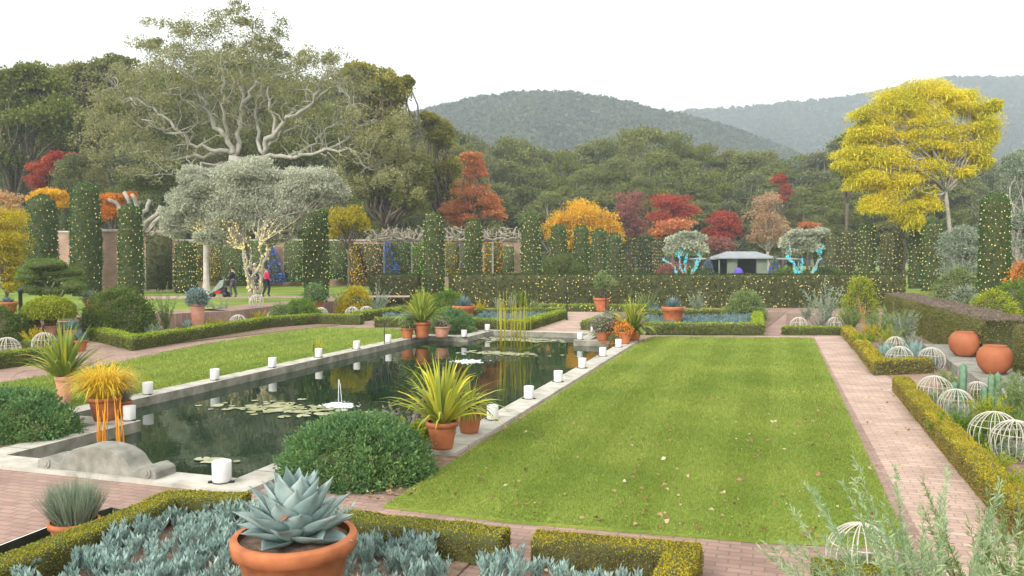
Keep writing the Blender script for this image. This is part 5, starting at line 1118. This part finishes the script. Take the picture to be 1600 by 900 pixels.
# assorted bed plants
def tuftplant(name, label, u, v, h, n, lm, wd=.02, sp=.5, dr=.6, z0=0, cat='plant', r0=.12):
    p = gp(u, v, z0); rng = rg(); a = rng.random(n) * 6.28; q = rng.random(n) ** .5 * r0; P = np.c_[np.cos(a) * q, np.sin(a) * q, np.zeros(n)]; D = np.c_[np.cos(a) * sp, np.sin(a) * sp, np.ones(n)] + rng.normal(size=(n, 3)) * .22
    o = npmesh(name, [(*blades(P, D, h * rng.uniform(.6, 1.15, n), max(wd, dist(p) * .0011), dr, rng, 5), 0)], L[lm], None, (p[0], p[1], z0)); return tag(o, label, cat)
def feather(name, label, u, v, h, n, lm, spread=.5, z0=0, per=60, ls=None, cat='plant', lean=(0, 0), d=None, stem='sagegreen', lw=.22):
    """leafy stems: narrow leaves set along arching stems"""
    p = gp(u, v, z0) if d is None else base(u, d, z0); rng = rg(); B = []; ls = ls or leafsize(dist(p), .07); a = rng.random(n) * 6.28
    D = np.c_[np.cos(a) * spread + lean[0], np.sin(a) * spread + lean[1], np.ones(n)] * 1.0; D[:, :2] *= rng.random((n, 1)) ** .6; hh = h * rng.uniform(.6, 1.1, n)
    B.append((*blades(np.c_[rng.normal(size=(n, 2)) * .06, np.zeros(n)], D, hh, .012 + .0006 * dist(p), .5, rng, 5), 0))
    V = B[0][0].reshape(n, -1, 3); mid = (V[:, 0::2] + V[:, 1::2]) / 2
    own = np.repeat(np.arange(n), per); t = rng.random(len(own)) ** .7 * .97 + .03; k = mid.shape[1] - 1; i0 = np.minimum((t * k).astype(int), k - 1); fr = (t * k - i0)[:, None]
    P = mid[own, i0] * (1 - fr) + mid[own, i0 + 1] * fr; ax = mid[own, i0 + 1] - mid[own, i0]; DD = unit(ax) * .9 + rng.normal(size=P.shape) * .55; s = ls * rng.uniform(.6, 1.3, len(own)) * (1.15 - .6 * t)
    B.append((*leaves(P, DD, s, s * lw, rng, .1), 0)); o = npmesh(name, B, L[lm], None, (p[0], p[1], z0)); return tag(o, label, cat)
# foreground right: grey-green plants leaning in
feather('feathery_plant', 'tall feathery grey green plant filling the bottom right corner', 1475, 0, 1.55, 60, 'fern', .50, per=300, ls=.08, d=4.3, lean=(-.16, .05), lw=.16)
feather('feathery_plant', 'shorter feathery plant left of the tall bottom right one', 1405, 0, 1.15, 34, 'fern', .50, per=260, ls=.07, d=4.6, lean=(-.12, .0), lw=.16)
feather('feathery_plant', 'fine stemmed green plant at the bottom right border', 1590, 0, 1.40, 60, 'sagegreen', .45, per=260, ls=.07, d=4.7, lw=.16)
# right bed
RB = [('sage_plant', 'grey sage with upright long leaves behind the far wire domes', 1290, 512, 1.9, 16, 'sage', .55, 40, .26), ('sage_plant', 'broad sage green plant left of the olive grass clump', 1330, 520, 1.3, 30, 'sagegreen', .7, 60, .14),
      ('sage_plant', 'bushy sage under the near end of the long right hedge', 1375, 528, 1.1, 34, 'sagegreen', .7, 60, .12), ('sage_plant', 'soft grey artemisia against the long right hedge', 1412, 540, 1.1, 34, 'sage', .6, 60, .12),
      ('leafy_plant', 'fresh green leafy plant beside the yellow corner hedge', 1352, 548, .6, 26, 'cloud', .8, 50, .12), ('leafy_plant', 'yellow green plant behind the pinkish wire dome', 1388, 545, .8, 26, 'lime', .7, 50, .1),
      ('sage_plant', 'grey mauve bush between the two far wire domes', 1283, 522, .75, 26, 'lav', .6, 60, .1), ('leafy_plant', 'low sage plant left of the yellowish far dome', 1262, 500, .8, 20, 'sage', .7, 50, .12),
      ('leafy_plant', 'bright green leafy perennials between wire domes and path hedge', 1520, 690, .55, 34, 'cloud', .9, 60, .09), ('leafy_plant', 'yellow tipped perennials right of the wire dome on its side', 1550, 665, .55, 34, 'lime', .8, 60, .08),
      ('leafy_plant', 'grey blue low perennials under the big wire dome', 1500, 668, .4, 30, 'sage', .9, 60, .08), ('leafy_plant', 'tall grassy perennials at the right border beyond domes', 1592, 655, .8, 30, 'sagegreen', .5, 60, .1),
      ('leafy_plant', 'green weeds spilling beside the yellow hedge near border', 1590, 790, .45, 30, 'lime', .9, 60, .07)]
for (nm, lb, u, v, h, n, lm, sp, per, ls) in RB: feather(nm, lb, u, v, h, n, lm, sp, per=per, ls=ls)
def cactus(label, u, v, cols, r, d=None):
    p = gp(u, v) if d is None else base(u, d); rng = rg(); t = thing('cactus', label, 'cactus', p); 
    for (dx, dy, h) in cols:
        m = MB(); V = []; nseg = 20; K = 10
        for i in range(K + 1):
            f = i / K; rr = r * (math.sqrt(max(0, 1 - max(0, (f - .85) / .15) ** 2)) * .98 + .02) * (.85 + .15 * min(1, f * 4))
            for j in range(nseg): a = 2 * math.pi * j / nseg; q = rr * (1 + (.16 if j % 4 == 0 else (-.10 if j % 4 == 2 else 0))); V.append((dx + q * math.cos(a), dy + q * math.sin(a), f * h))
        m.add(V, [(i * nseg + j, i * nseg + (j + 1) % nseg, (i + 1) * nseg + (j + 1) % nseg, (i + 1) * nseg + j) for i in range(K) for j in range(nseg)]); m.build('stem', M['cactus'], t)
M['cactus'] = solid('cactus_skin', (.16, .27, .17), (.08, .16, .10), 9, .7, .4, 60)
cactus('pointed grey green cactus left of the small white dome', 1508, 632, [(0, 0, .80), (-.12, .1, .42), (-.05, -.12, .28)], .062)
cactus('ribbed green cactus cluster right of the small white dome', 1553, 640, [(0, 0, .66), (.11, .05, .70), (.02, .12, .60), (-.10, .05, .42)], .055)
for (lb, u, v, r, h, n) in (('blue green paddle leaved agave behind the white ribbed dome', 1388, 566, .5, .55, 26), ('blue agave at the ledge between the two wire domes', 1432, 566, .55, .65, 26), ('blue green agave left of the dark bush hedge corner', 292, 514, .4, .4, 22)):
    p = gp(u, v); o = rosette(None, 0, r, h, n, L['bluedark'], rg(), .34, 'agave', 6, 15, 85); o.location = tuple(p); tag(o, lb, 'agave')
# left bed
LB = [('sage_plant', 'grey leafy plant between olive trunks and the first dome', 345, 505, 1.2, 26, 'sage', .5, 50, .12), ('leafy_plant', 'tall sparse twig plant right of the dark round bush', 258, 520, 1.9, 18, 'sagegreen', .35, 60, .14),
      ('sage_plant', 'silver green bush behind the trio of domes', 590, 494, 1.5, 30, 'sage', .7, 60, .13), ('sage_plant', 'silver bush behind the middle dome of the trio', 535, 490, 1.4, 30, 'sagegreen', .7, 60, .13),
      ('sage_plant', 'low grey plants under the left brick wall', 235, 530, .6, 30, 'sage', .8, 50, .1), ('leafy_plant', 'yellow plant beside the dome left of the olive', 336, 515, .5, 26, 'gold', .8, 50, .1),
      ('leafy_plant', 'yellow grassy plant between two left domes', 405, 505, .6, 26, 'gold', .8, 50, .1), ('sage_plant', 'upright grey green stalks in the middle far bed', 780, 490, 1.0, 20, 'sage', .35, 60, .1),
      ('sage_plant', 'second upright stalk group in the middle far bed', 800, 488, .9, 18, 'sage', .35, 60, .1), ('leafy_plant', 'green leafy patch behind the middle far bed', 835, 488, .8, 36, 'sagegreen', 1.0, 60, .1), ('leafy_plant', 'straw coloured plants right of the wide bowl agave', 748, 488, .7, 30, 'gold', .9, 50, .1),
      ('sage_plant', 'silver grey bush right of the banded agave bowl', 1090, 492, 1.2, 34, 'sage', .7, 60, .12), ('leafy_plant', 'yellow flower bank behind the right far bed', 1110, 495, .5, 50, 'gold', 1.4, 50, .1), ('sage_plant', 'blue grey bush left of the banded agave bowl', 1022, 498, .8, 30, 'blue', .6, 60, .1),
      ('leafy_plant', 'green plant before the long hedge under its lights', 1010, 486, 1.1, 30, 'sagegreen', .7, 60, .13), ('leafy_plant', 'olive green plant between stalks and far path', 815, 482, 1.1, 30, 'cloud', .7, 60, .13),
      ('leafy_plant', 'yellow plant left of the peach wire dome', 52, 545, .7, 26, 'gold', .6, 50, .1), ('leafy_plant', 'straw flowers behind the left blue agave pot', 118, 525, 1.2, 24, 'lav', .6, 50, .1)]
for (nm, lb, u, v, h, n, lm, sp, per, ls) in LB: feather(nm, lb, u, v, h, n, lm, sp, per=per, ls=ls)
feather('mauve_plant', 'mauve grey cabbage like plant left of the potted flax', 640, 690, .62, 26, 'lav', .8, per=50, ls=.09, lw=.6); feather('leafy_plant', 'lime green plant low beside the potted flax', 652, 702, .48, 26, 'lime', .8, per=50, ls=.08, lw=.5)

for i, (lb, dp, dr_) in enumerate(domepos):
    if i in (18,): continue
    lm = ['lime', 'sage', 'lav', 'sagegreen', 'blue', 'fern', 'sage', 'sagegreen', 'cloud', 'sage', 'fern', 'lav', 'tan', 'tan', 'gold', 'sage', 'sagegreen', 'sage'][i]
    f = feather('leafy_plant', '%s plant inside the %s' % ({'lime': 'lime', 'sage': 'grey', 'lav': 'mauve', 'blue': 'blue', 'fern': 'grey green', 'tan': 'straw', 'gold': 'yellow', 'cloud': 'green'}.get(lm, 'green'), lb), 0, 0, dr_ * 1.15, 22, lm, .9, per=40, ls=max(.035, dr_ * .22), d=dist(dp) if False else 5, lw=.35)
    f.location = (dp[0], dp[1], 0)
for (nm, lb, u, v, h, n, lm, sp, per, ls) in [('leafy_plant', 'dense green plant between the hedge gap dome and cactus', 1490, 612, .5, 30, 'sagegreen', .9, 60, .08), ('sage_plant', 'silver plant before the front terracotta jar', 1585, 625, .55, 30, 'sage', .9, 60, .08), ('leafy_plant', 'broad bright leaves along the inside of the yellow path hedge', 1478, 690, .4, 30, 'cloud', 1.0, 50, .09),
      ('leafy_plant', 'green plant low at the right border between domes', 1590, 690, .5, 34, 'cloud', 1.0, 60, .08), ('sage_plant', 'grey plant right of the bright green one at ledge', 1425, 552, .6, 30, 'sage', .9, 60, .09), ('leafy_plant', 'yellow plant beside the corner hedge under the cactus', 1362, 535, .7, 30, 'gold', .8, 50, .1),
      ('leafy_plant', 'weedy green plant near the border below the big dome', 1560, 745, .4, 30, 'lime', 1.0, 60, .06), ('sage_plant', 'soft grey green drift below the right hedge', 1400, 520, 1.2, 34, 'sagegreen', .8, 60, .12), ('leafy_plant', 'rusty seed heads in the sage drift', 1350, 505, 1.3, 10, 'redorange', .5, 14, .08)]: feather(nm, lb, u, v, h, n, lm, sp, per=per, ls=ls)

# ================================================================== WATER PLANTS
def reeds(name, label, u, v, h, n, lm, r0, wd, z0=-.14, ry=None):
    p = gp(u, v, z0); rng = rg(); a = rng.random(n) * 6.28; q = rng.random(n) ** .5; P = np.c_[np.cos(a) * q * r0, np.sin(a) * q * (ry or r0), np.zeros(n)]; D = rng.normal(size=(n, 3)) * (.05 if n > 40 else .018) + np.array([0, 0, 1]); m = MB()
    for i in range(n): l = h * rng.uniform(.6, 1.05); e = P[i] + D[i] * l; e2 = e + np.array([rng.normal() * .03, rng.normal() * .03, -.0]); m.tube([P[i], (P[i] + e) / 2 + rng.normal(size=3) * .012, e2], [wd, wd, wd * .5], 5)
    o = m.build(name, L[lm], loc=p); return tag(o, label, 'reeds')
reeds('yellow_reeds', 'clump of tall thin yellow green reeds in the far pool', 803, 545, 1.85, 40, 'reedyellow', .60, .008)
reeds('orange_reeds', 'orange reed stems standing behind the carved stone scroll', 155, 722, 1.02, 14, 'reedorange', .07, .0065); reeds('orange_reeds', 'second tuft of orange reed stems behind the stone scroll', 183, 722, 1.0, 12, 'reedorange', .07, .0065)
reeds('lit_twigs', 'thin yellow twigs rising behind the fourth left lantern', 497, 551, .50, 12, 'reedyellow', .16, .008, z0=.03)
def pads(label, pts, n, rx, ry, lm='padm'):
    rng = rg(); c = gp(*pts, -.125); m = MB()
    for i in range(n):
        q = rng.normal(size=2) * .5; x, y = q[0] * rx, q[1] * ry; r = rng.uniform(.05, .13); a0 = rng.random() * 6; K = 10; tl = rng.normal() * .04
        V = [(x, y, .004 + .0008 * i % .01)] + [(x + r * math.cos(a0 + R(330) * k / K), y + r * math.sin(a0 + R(330) * k / K), .004 + (i % 7) * .0012 + abs(tl) * r * math.cos(k)) for k in range(K + 1)]; m.add(V, [(0, k + 1, k + 2) for k in range(K)])
    o = m.build('lily_pads', M['pads'], loc=c, smooth=False); tag(o, label, 'water lilies', kind='stuff')
M['pads'] = leafmat('lily_pad', [(.16, .17, .05), (.28, .29, .16), (.42, .42, .30)], 3, transl=.05)
pads('drift of pale yellow lily pads left of the near fountain', (440, 640), 110, 1.35, .55); pads('lily pads floating across the far pool end', (800, 531), 200, 1.9, .7); pads('lily pads round the foot of the yellow reeds', (790, 553), 110, 1.3, .4)
pads('few tiny pads near the carved stone scroll', (335, 722), 8, .3, .15)
M['foam'] = solid('fountain_foam', (.75, .79, .82), (.40, .46, .48), 12, .3, .6, 30); M['jet'] = solid('water_jet', (.7, .74, .76), None, 8, .2)
def fountain(label, u, v, w_, jetpx, jet=True):
    p = gp(u, v, -.12); t = thing('fountain_jet', label, 'fountain', p); rng = rg(); m = MB()
    for i in range(90):
        q = rng.normal(size=2) * .45 * w_; r = rng.uniform(.02, .07) * (1.3 - min(1, np.hypot(*q) / w_)); m.ell((q[0] * 1.0, q[1], -.004), (r * 1.6, r * 1.6, r * .35), 8, 4, 0, -20)
    m.build('foam', M['foam'], t); d = dist(p)
    if jet:
        h = jetpx / F * d
        for s in (-1, 1):
            m = MB(); pts = [(s * w_ * .16 * f * (1 if s > 0 else .2), 0, h * (1 - (1 - f) ** 0) * 0 + h * 4 * (f * .5 + .5) * (1 - (f * .5 + .5))) for f in np.linspace(0, 1, 10)]; m.tube(pts, [.005 + .002 * abs(rng.normal()) for _ in pts], 5); m.build('jet', M['jet'], t)
        m = MB(); m.tube([(0, 0, 0), (0, 0, h * .95)], [.0035, .002], 5); m.build('jet', M['jet'], t)
fountain('near fountain with thin white jet and foam patch', 528, 634, .42, 40); fountain('far fountain foam patch before the potted pool corner', 733, 565, .55, 0, False)

# ================================================================== POSTS, PEOPLE, STROLLER
def post(label, u, v, top, r=.03, cat='post', name='black_post'):
    p = gp(u, v); d = dist(p); h = (v - top) / F * d; m = MB(); m.lathe([(r * 2.2, 0), (r * 2.2, .04), (r, .08), (r, h * .93), (r * 1.5, h * .94), (r * 1.5, h), (0, h + .03)], 10); o = m.build(name, M['black'], loc=p); tag(o, label, cat)
post('black metal post at the left side of the far path', 886, 500, 456); post('black metal post at the right side of the far path', 947, 494, 460)
post('stout black post before the light dotted dome shrub', 31, 520, 452, .07); post('thin black rod behind the fourth left lantern', 489, 553, 540, .012); post('thin dark stake beside the sixth left lantern', 600, 540, 505, .012)
o = MB(); o.box((0, 0, .25), (.12, .06, .5)); o.box((0, 0, .52), (.16, .08, .06)); o = o.build('marker_post', M['whitepaint'], loc=base(310, 45, TZ), smooth=False, bevel=.01); tag(o, 'short white marker post right of the squat yew', 'post')

def skin_body(name, verts, edges, radii, mat, parent):
    me = bpy.data.meshes.new(name); me.from_pydata(verts, edges, []); o = link(name, me, parent); md = o.modifiers.new('skin', 'SKIN'); md.use_smooth_shade = True
    for i, r in enumerate(radii): me.skin_vertices[0].data[i].radius = (r, r * .9)
    me.skin_vertices[0].data[0].use_root = True; s = o.modifiers.new('sub', 'SUBSURF'); s.levels = 1; s.render_levels = 2; me.materials.append(mat); return o
M['skin'] = solid('skin', (.50, .30, .21), None, 4, .6); M['navy'] = solid('dark_cloth', (.035, .04, .06), (.02, .022, .035), 6, .9); M['greycloth'] = solid('grey_cloth', (.10, .10, .13), (.07, .07, .09), 6, .9)
M['pink'] = solid('pink_cloth', (.65, .05, .16), (.5, .03, .11), 5, .9); M['hairgrey'] = solid('grey_hair', (.45, .45, .45), None, 8, .8); M['hairdark'] = solid('dark_hair', (.05, .035, .025), None, 8, .8); M['red'] = solid('red_cloth', (.5, .02, .03), None, 5, .8)
def person(label, u, d, rz, top, bot, hair, h=1.68, reach=0, stride=.12):
    p = base(u, d, TZ + .012); t = thing('person', label, 'person', p, rz); k = h / 1.7
    V = [(0, 0, .95), (0, 0, 1.12), (0, 0, 1.32), (0, 0, 1.45), (0, .02, 1.53), (.0, .03, 1.62), (-.10, 0, .90), (-.11, stride, .50), (-.11, stride * .6, .07), (-.11, stride * .6 + .12, .03),
         (.10, 0, .90), (.11, -stride * .4, .50), (.11, -stride * 1.3, .09), (.11, -stride * 1.3 + .12, .03), (-.19, 0, 1.40), (-.24, .04 + reach * .3, 1.14), (-.22, .10 + reach, .96 + reach * .25), (-.21, .13 + reach * 1.1, .90 + reach * .25),
         (.19, 0, 1.40), (.24, .04 + reach * .3, 1.14), (.22, .10 + reach, .96 + reach * .25), (.21, .13 + reach * 1.1, .90 + reach * .25)]
    E = [(0, 1), (1, 2), (2, 3), (3, 4), (4, 5), (0, 6), (6, 7), (7, 8), (8, 9), (0, 10), (10, 11), (11, 12), (12, 13), (3, 14), (14, 15), (15, 16), (16, 17), (3, 18), (18, 19), (19, 20), (20, 21)]
    rd = [.14, .13, .15, .10, .05, .095, .095, .065, .045, .04, .095, .065, .045, .04, .065, .048, .035, .035, .065, .048, .035, .035]
    V = [(x * k, y * k, z * k) for x, y, z in V]; skin_body('body', V, E, [r * k for r in rd], M['skin'], t)
    def lay(name, idx, mat, grow):
        mp = {a: i for i, a in enumerate(idx)}; skin_body(name, [V[a] for a in idx], [(mp[a], mp[b]) for a, b in E if a in mp and b in mp], [rd[a] * k + grow for a in idx], mat, t)
    lay('trousers', [0, 6, 7, 8, 10, 11, 12], bot, .018); lay('jacket', [0, 1, 2, 3, 14, 15, 16, 18, 19, 20], top, .028); lay('shoes', [8, 9], M['black'], .012); lay('shoes', [12, 13], M['black'], .012)
    m = MB(); m.ell((0, .005 * k, 1.655 * k), (.10 * k, .115 * k, .11 * k), 14, 10, 0, -25); m.build('hair', hair, t)
    m = MB(); m.ell((0, .125 * k, 1.60 * k), (.014, .025, .02), 8, 6)
    for s in (-1, 1): m.ell((s * .035 * k, .108 * k, 1.63 * k), (.012, .01, .008), 8, 6)
    m.build('face_features', M['skin'], t); return t
person('person in dark jacket and grey trousers pushing the stroller', 364, 46.2, R(90) + YAW, M['navy'], M['greycloth'], M['hairdark'], 1.72, .22)
person('grey haired person in dark clothes behind the olive stems', 398, 47.2, YAW, M['navy'], M['greycloth'], M['hairgrey'], 1.9, 0)
person('person in a bright pink jacket walking right of the olive stems', 416, 46.8, R(-60) + YAW, M['pink'], M['navy'], M['hairdark'], 1.74, .05, .2)
st = thing('stroller', 'green grey and red baby stroller on the terrace path', 'stroller', base(343, 46.2, TZ + .012), YAW)
def rot(m): return m
m = MB(); m.tube([(.62, -.2, 1.0), (.35, -.2, .8), (-.25, -.2, .3), (-.45, -.2, .16)], .018, 6); m.tube([(.62, .2, 1.0), (.35, .2, .8), (-.25, .2, .3), (-.45, .2, .16)], .018, 6); m.tube([(.62, -.2, 1.0), (.62, .2, 1.0)], .02, 6); m.tube([(.0, -.2, .5), (.35, -.2, .16)], .016, 6); m.tube([(0, .2, .5), (.35, .2, .16)], .016, 6); m.build('frame', M['black'], st)
M['canopy'] = solid('canopy_cloth', (.28, .34, .31), None, 4, .8)
m = MB(); m.prism([(.35, 1.05), (.1, .95), (-.42, .32), (-.25, .28), (.25, .6)], -.22, .22); V = m.v[0]; m.v[0] = np.c_[V[:, 0], V[:, 2], V[:, 1]]; m.build('canopy', M['canopy'], st, smooth=False, bevel=.03)
m = MB(); m.prism([(.15, .45), (-.2, .4), (-.3, .2), (.1, .2)], -.17, .17); V = m.v[0]; m.v[0] = np.c_[V[:, 0], V[:, 2], V[:, 1]]; m.build('seat', M['red'], st, smooth=False, bevel=.03)
m = MB(); m.box((.25, 0, .42), (.28, .34, .3)); m.build('bag', M['navy'], st, smooth=False, bevel=.03)
for x, y, r in ((.38, -.24, .15), (.38, .24, .15), (-.42, -.18, .12), (-.42, .18, .12)): m = MB(); m.tube([(x, y - .02, r), (x, y + .02, r)], r, 16); m.build('wheel', M['black'], st)

# ================================================================== LAWN DETAIL
def grass_cover(name, label, poly, n, seed, hgt=.035, near=None):
    rng = np.random.default_rng(seed); poly = np.array([(float(p[0]), float(p[1])) for p in poly]); lo, hi = poly.min(0), poly.max(0); Q = lo + (hi - lo) * rng.random((n * 3, 2))
    if near is not None:  # thin out with distance
        dd = Q @ FW[:2]; Q = Q[rng.random(len(Q)) < np.clip((near / dd) ** 2, 0, 1)]
    ins = np.zeros(len(Q), bool); j = len(poly) - 1
    for i in range(len(poly)):
        a, b = poly[i], poly[j]; cnd = (a[1] > Q[:, 1]) != (b[1] > Q[:, 1]); xi = (b[0] - a[0]) * (Q[:, 1] - a[1]) / (b[1] - a[1] + 1e-12) + a[0]; ins ^= cnd & (Q[:, 0] < xi); j = i
    Q = Q[ins][:n]; m = len(Q); dd = np.maximum(1, (Q @ FW[:2])); P = np.c_[Q, np.full(m, .028)]; D = rng.normal(size=(m, 3)) * .45 + np.array([0, 0, 1]); D[:, 1] += .26 * np.sign(np.sin(5.6 * Q[:, 0])); s = hgt * rng.uniform(.6, 1.3, m) * np.clip(dd / 9, 1, 2)
    o = npmesh(name, [(*leaves(P, D, s, s * .28, rng, .05), 0)], M['blades']); tag(o, label, 'grass', kind='stuff')
grass_cover('grass', 'short mown grass of the big right lawn', LAWN, 260000, 3, .030, 10); grass_cover('grass', 'short mown grass of the left lawn beside the pool', LL, 60000, 4, .035, 15)
def litter(label, poly_lo, poly_hi, n, seed, z, size, bias=None):
    rng = np.random.default_rng(seed); Q = np.array(poly_lo) + (np.array(poly_hi) - np.array(poly_lo)) * (rng.random((n, 2)) if bias is None else np.c_[rng.random(n) ** bias[0], rng.random(n) ** bias[1]])
    # several leaves lie in little groups
    g = rng.integers(0, n, n // 4); Q[:len(g)] = Q[g] + rng.normal(size=(len(g), 2)) * .06
    P = np.c_[Q, np.full(n, z) + rng.random(n) * .012]; a = rng.random(n) * 6.28; D = np.c_[np.cos(a), np.sin(a), rng.uniform(-.15, .5, n)]; s = size * rng.uniform(.5, 1.4, n)
    o = npmesh('fallen_leaves', [(*leaves(P, D, s, s * .6, rng, .45), 0)], L['litter']); tag(o, label, 'leaves', kind='stuff')
L['litter'] = leafmat('fallen_leaf', [(.16, .07, .03), (.34, .20, .10), (.62, .52, .36)], 30, transl=.05, var=.15)
litter('scattered dry brown and cream leaves on the right lawn', (-3.9, 8.2), (1.3, 20), 330, 21, .045, .062, (.65, 1.7)); litter('dry leaves scattered on the brick path', (1.5, 7.2), (2.6, 22), 40, 22, .012, .06); litter('dry leaves lying under the front mound shrub', (-5.3, 8.05), (-4.0, 9.3), 60, 23, .03, .06)
litter('dry leaves between the blue succulents', (-6.2, 5.0), (-1.0, 6.9), 160, 24, .03, .05)
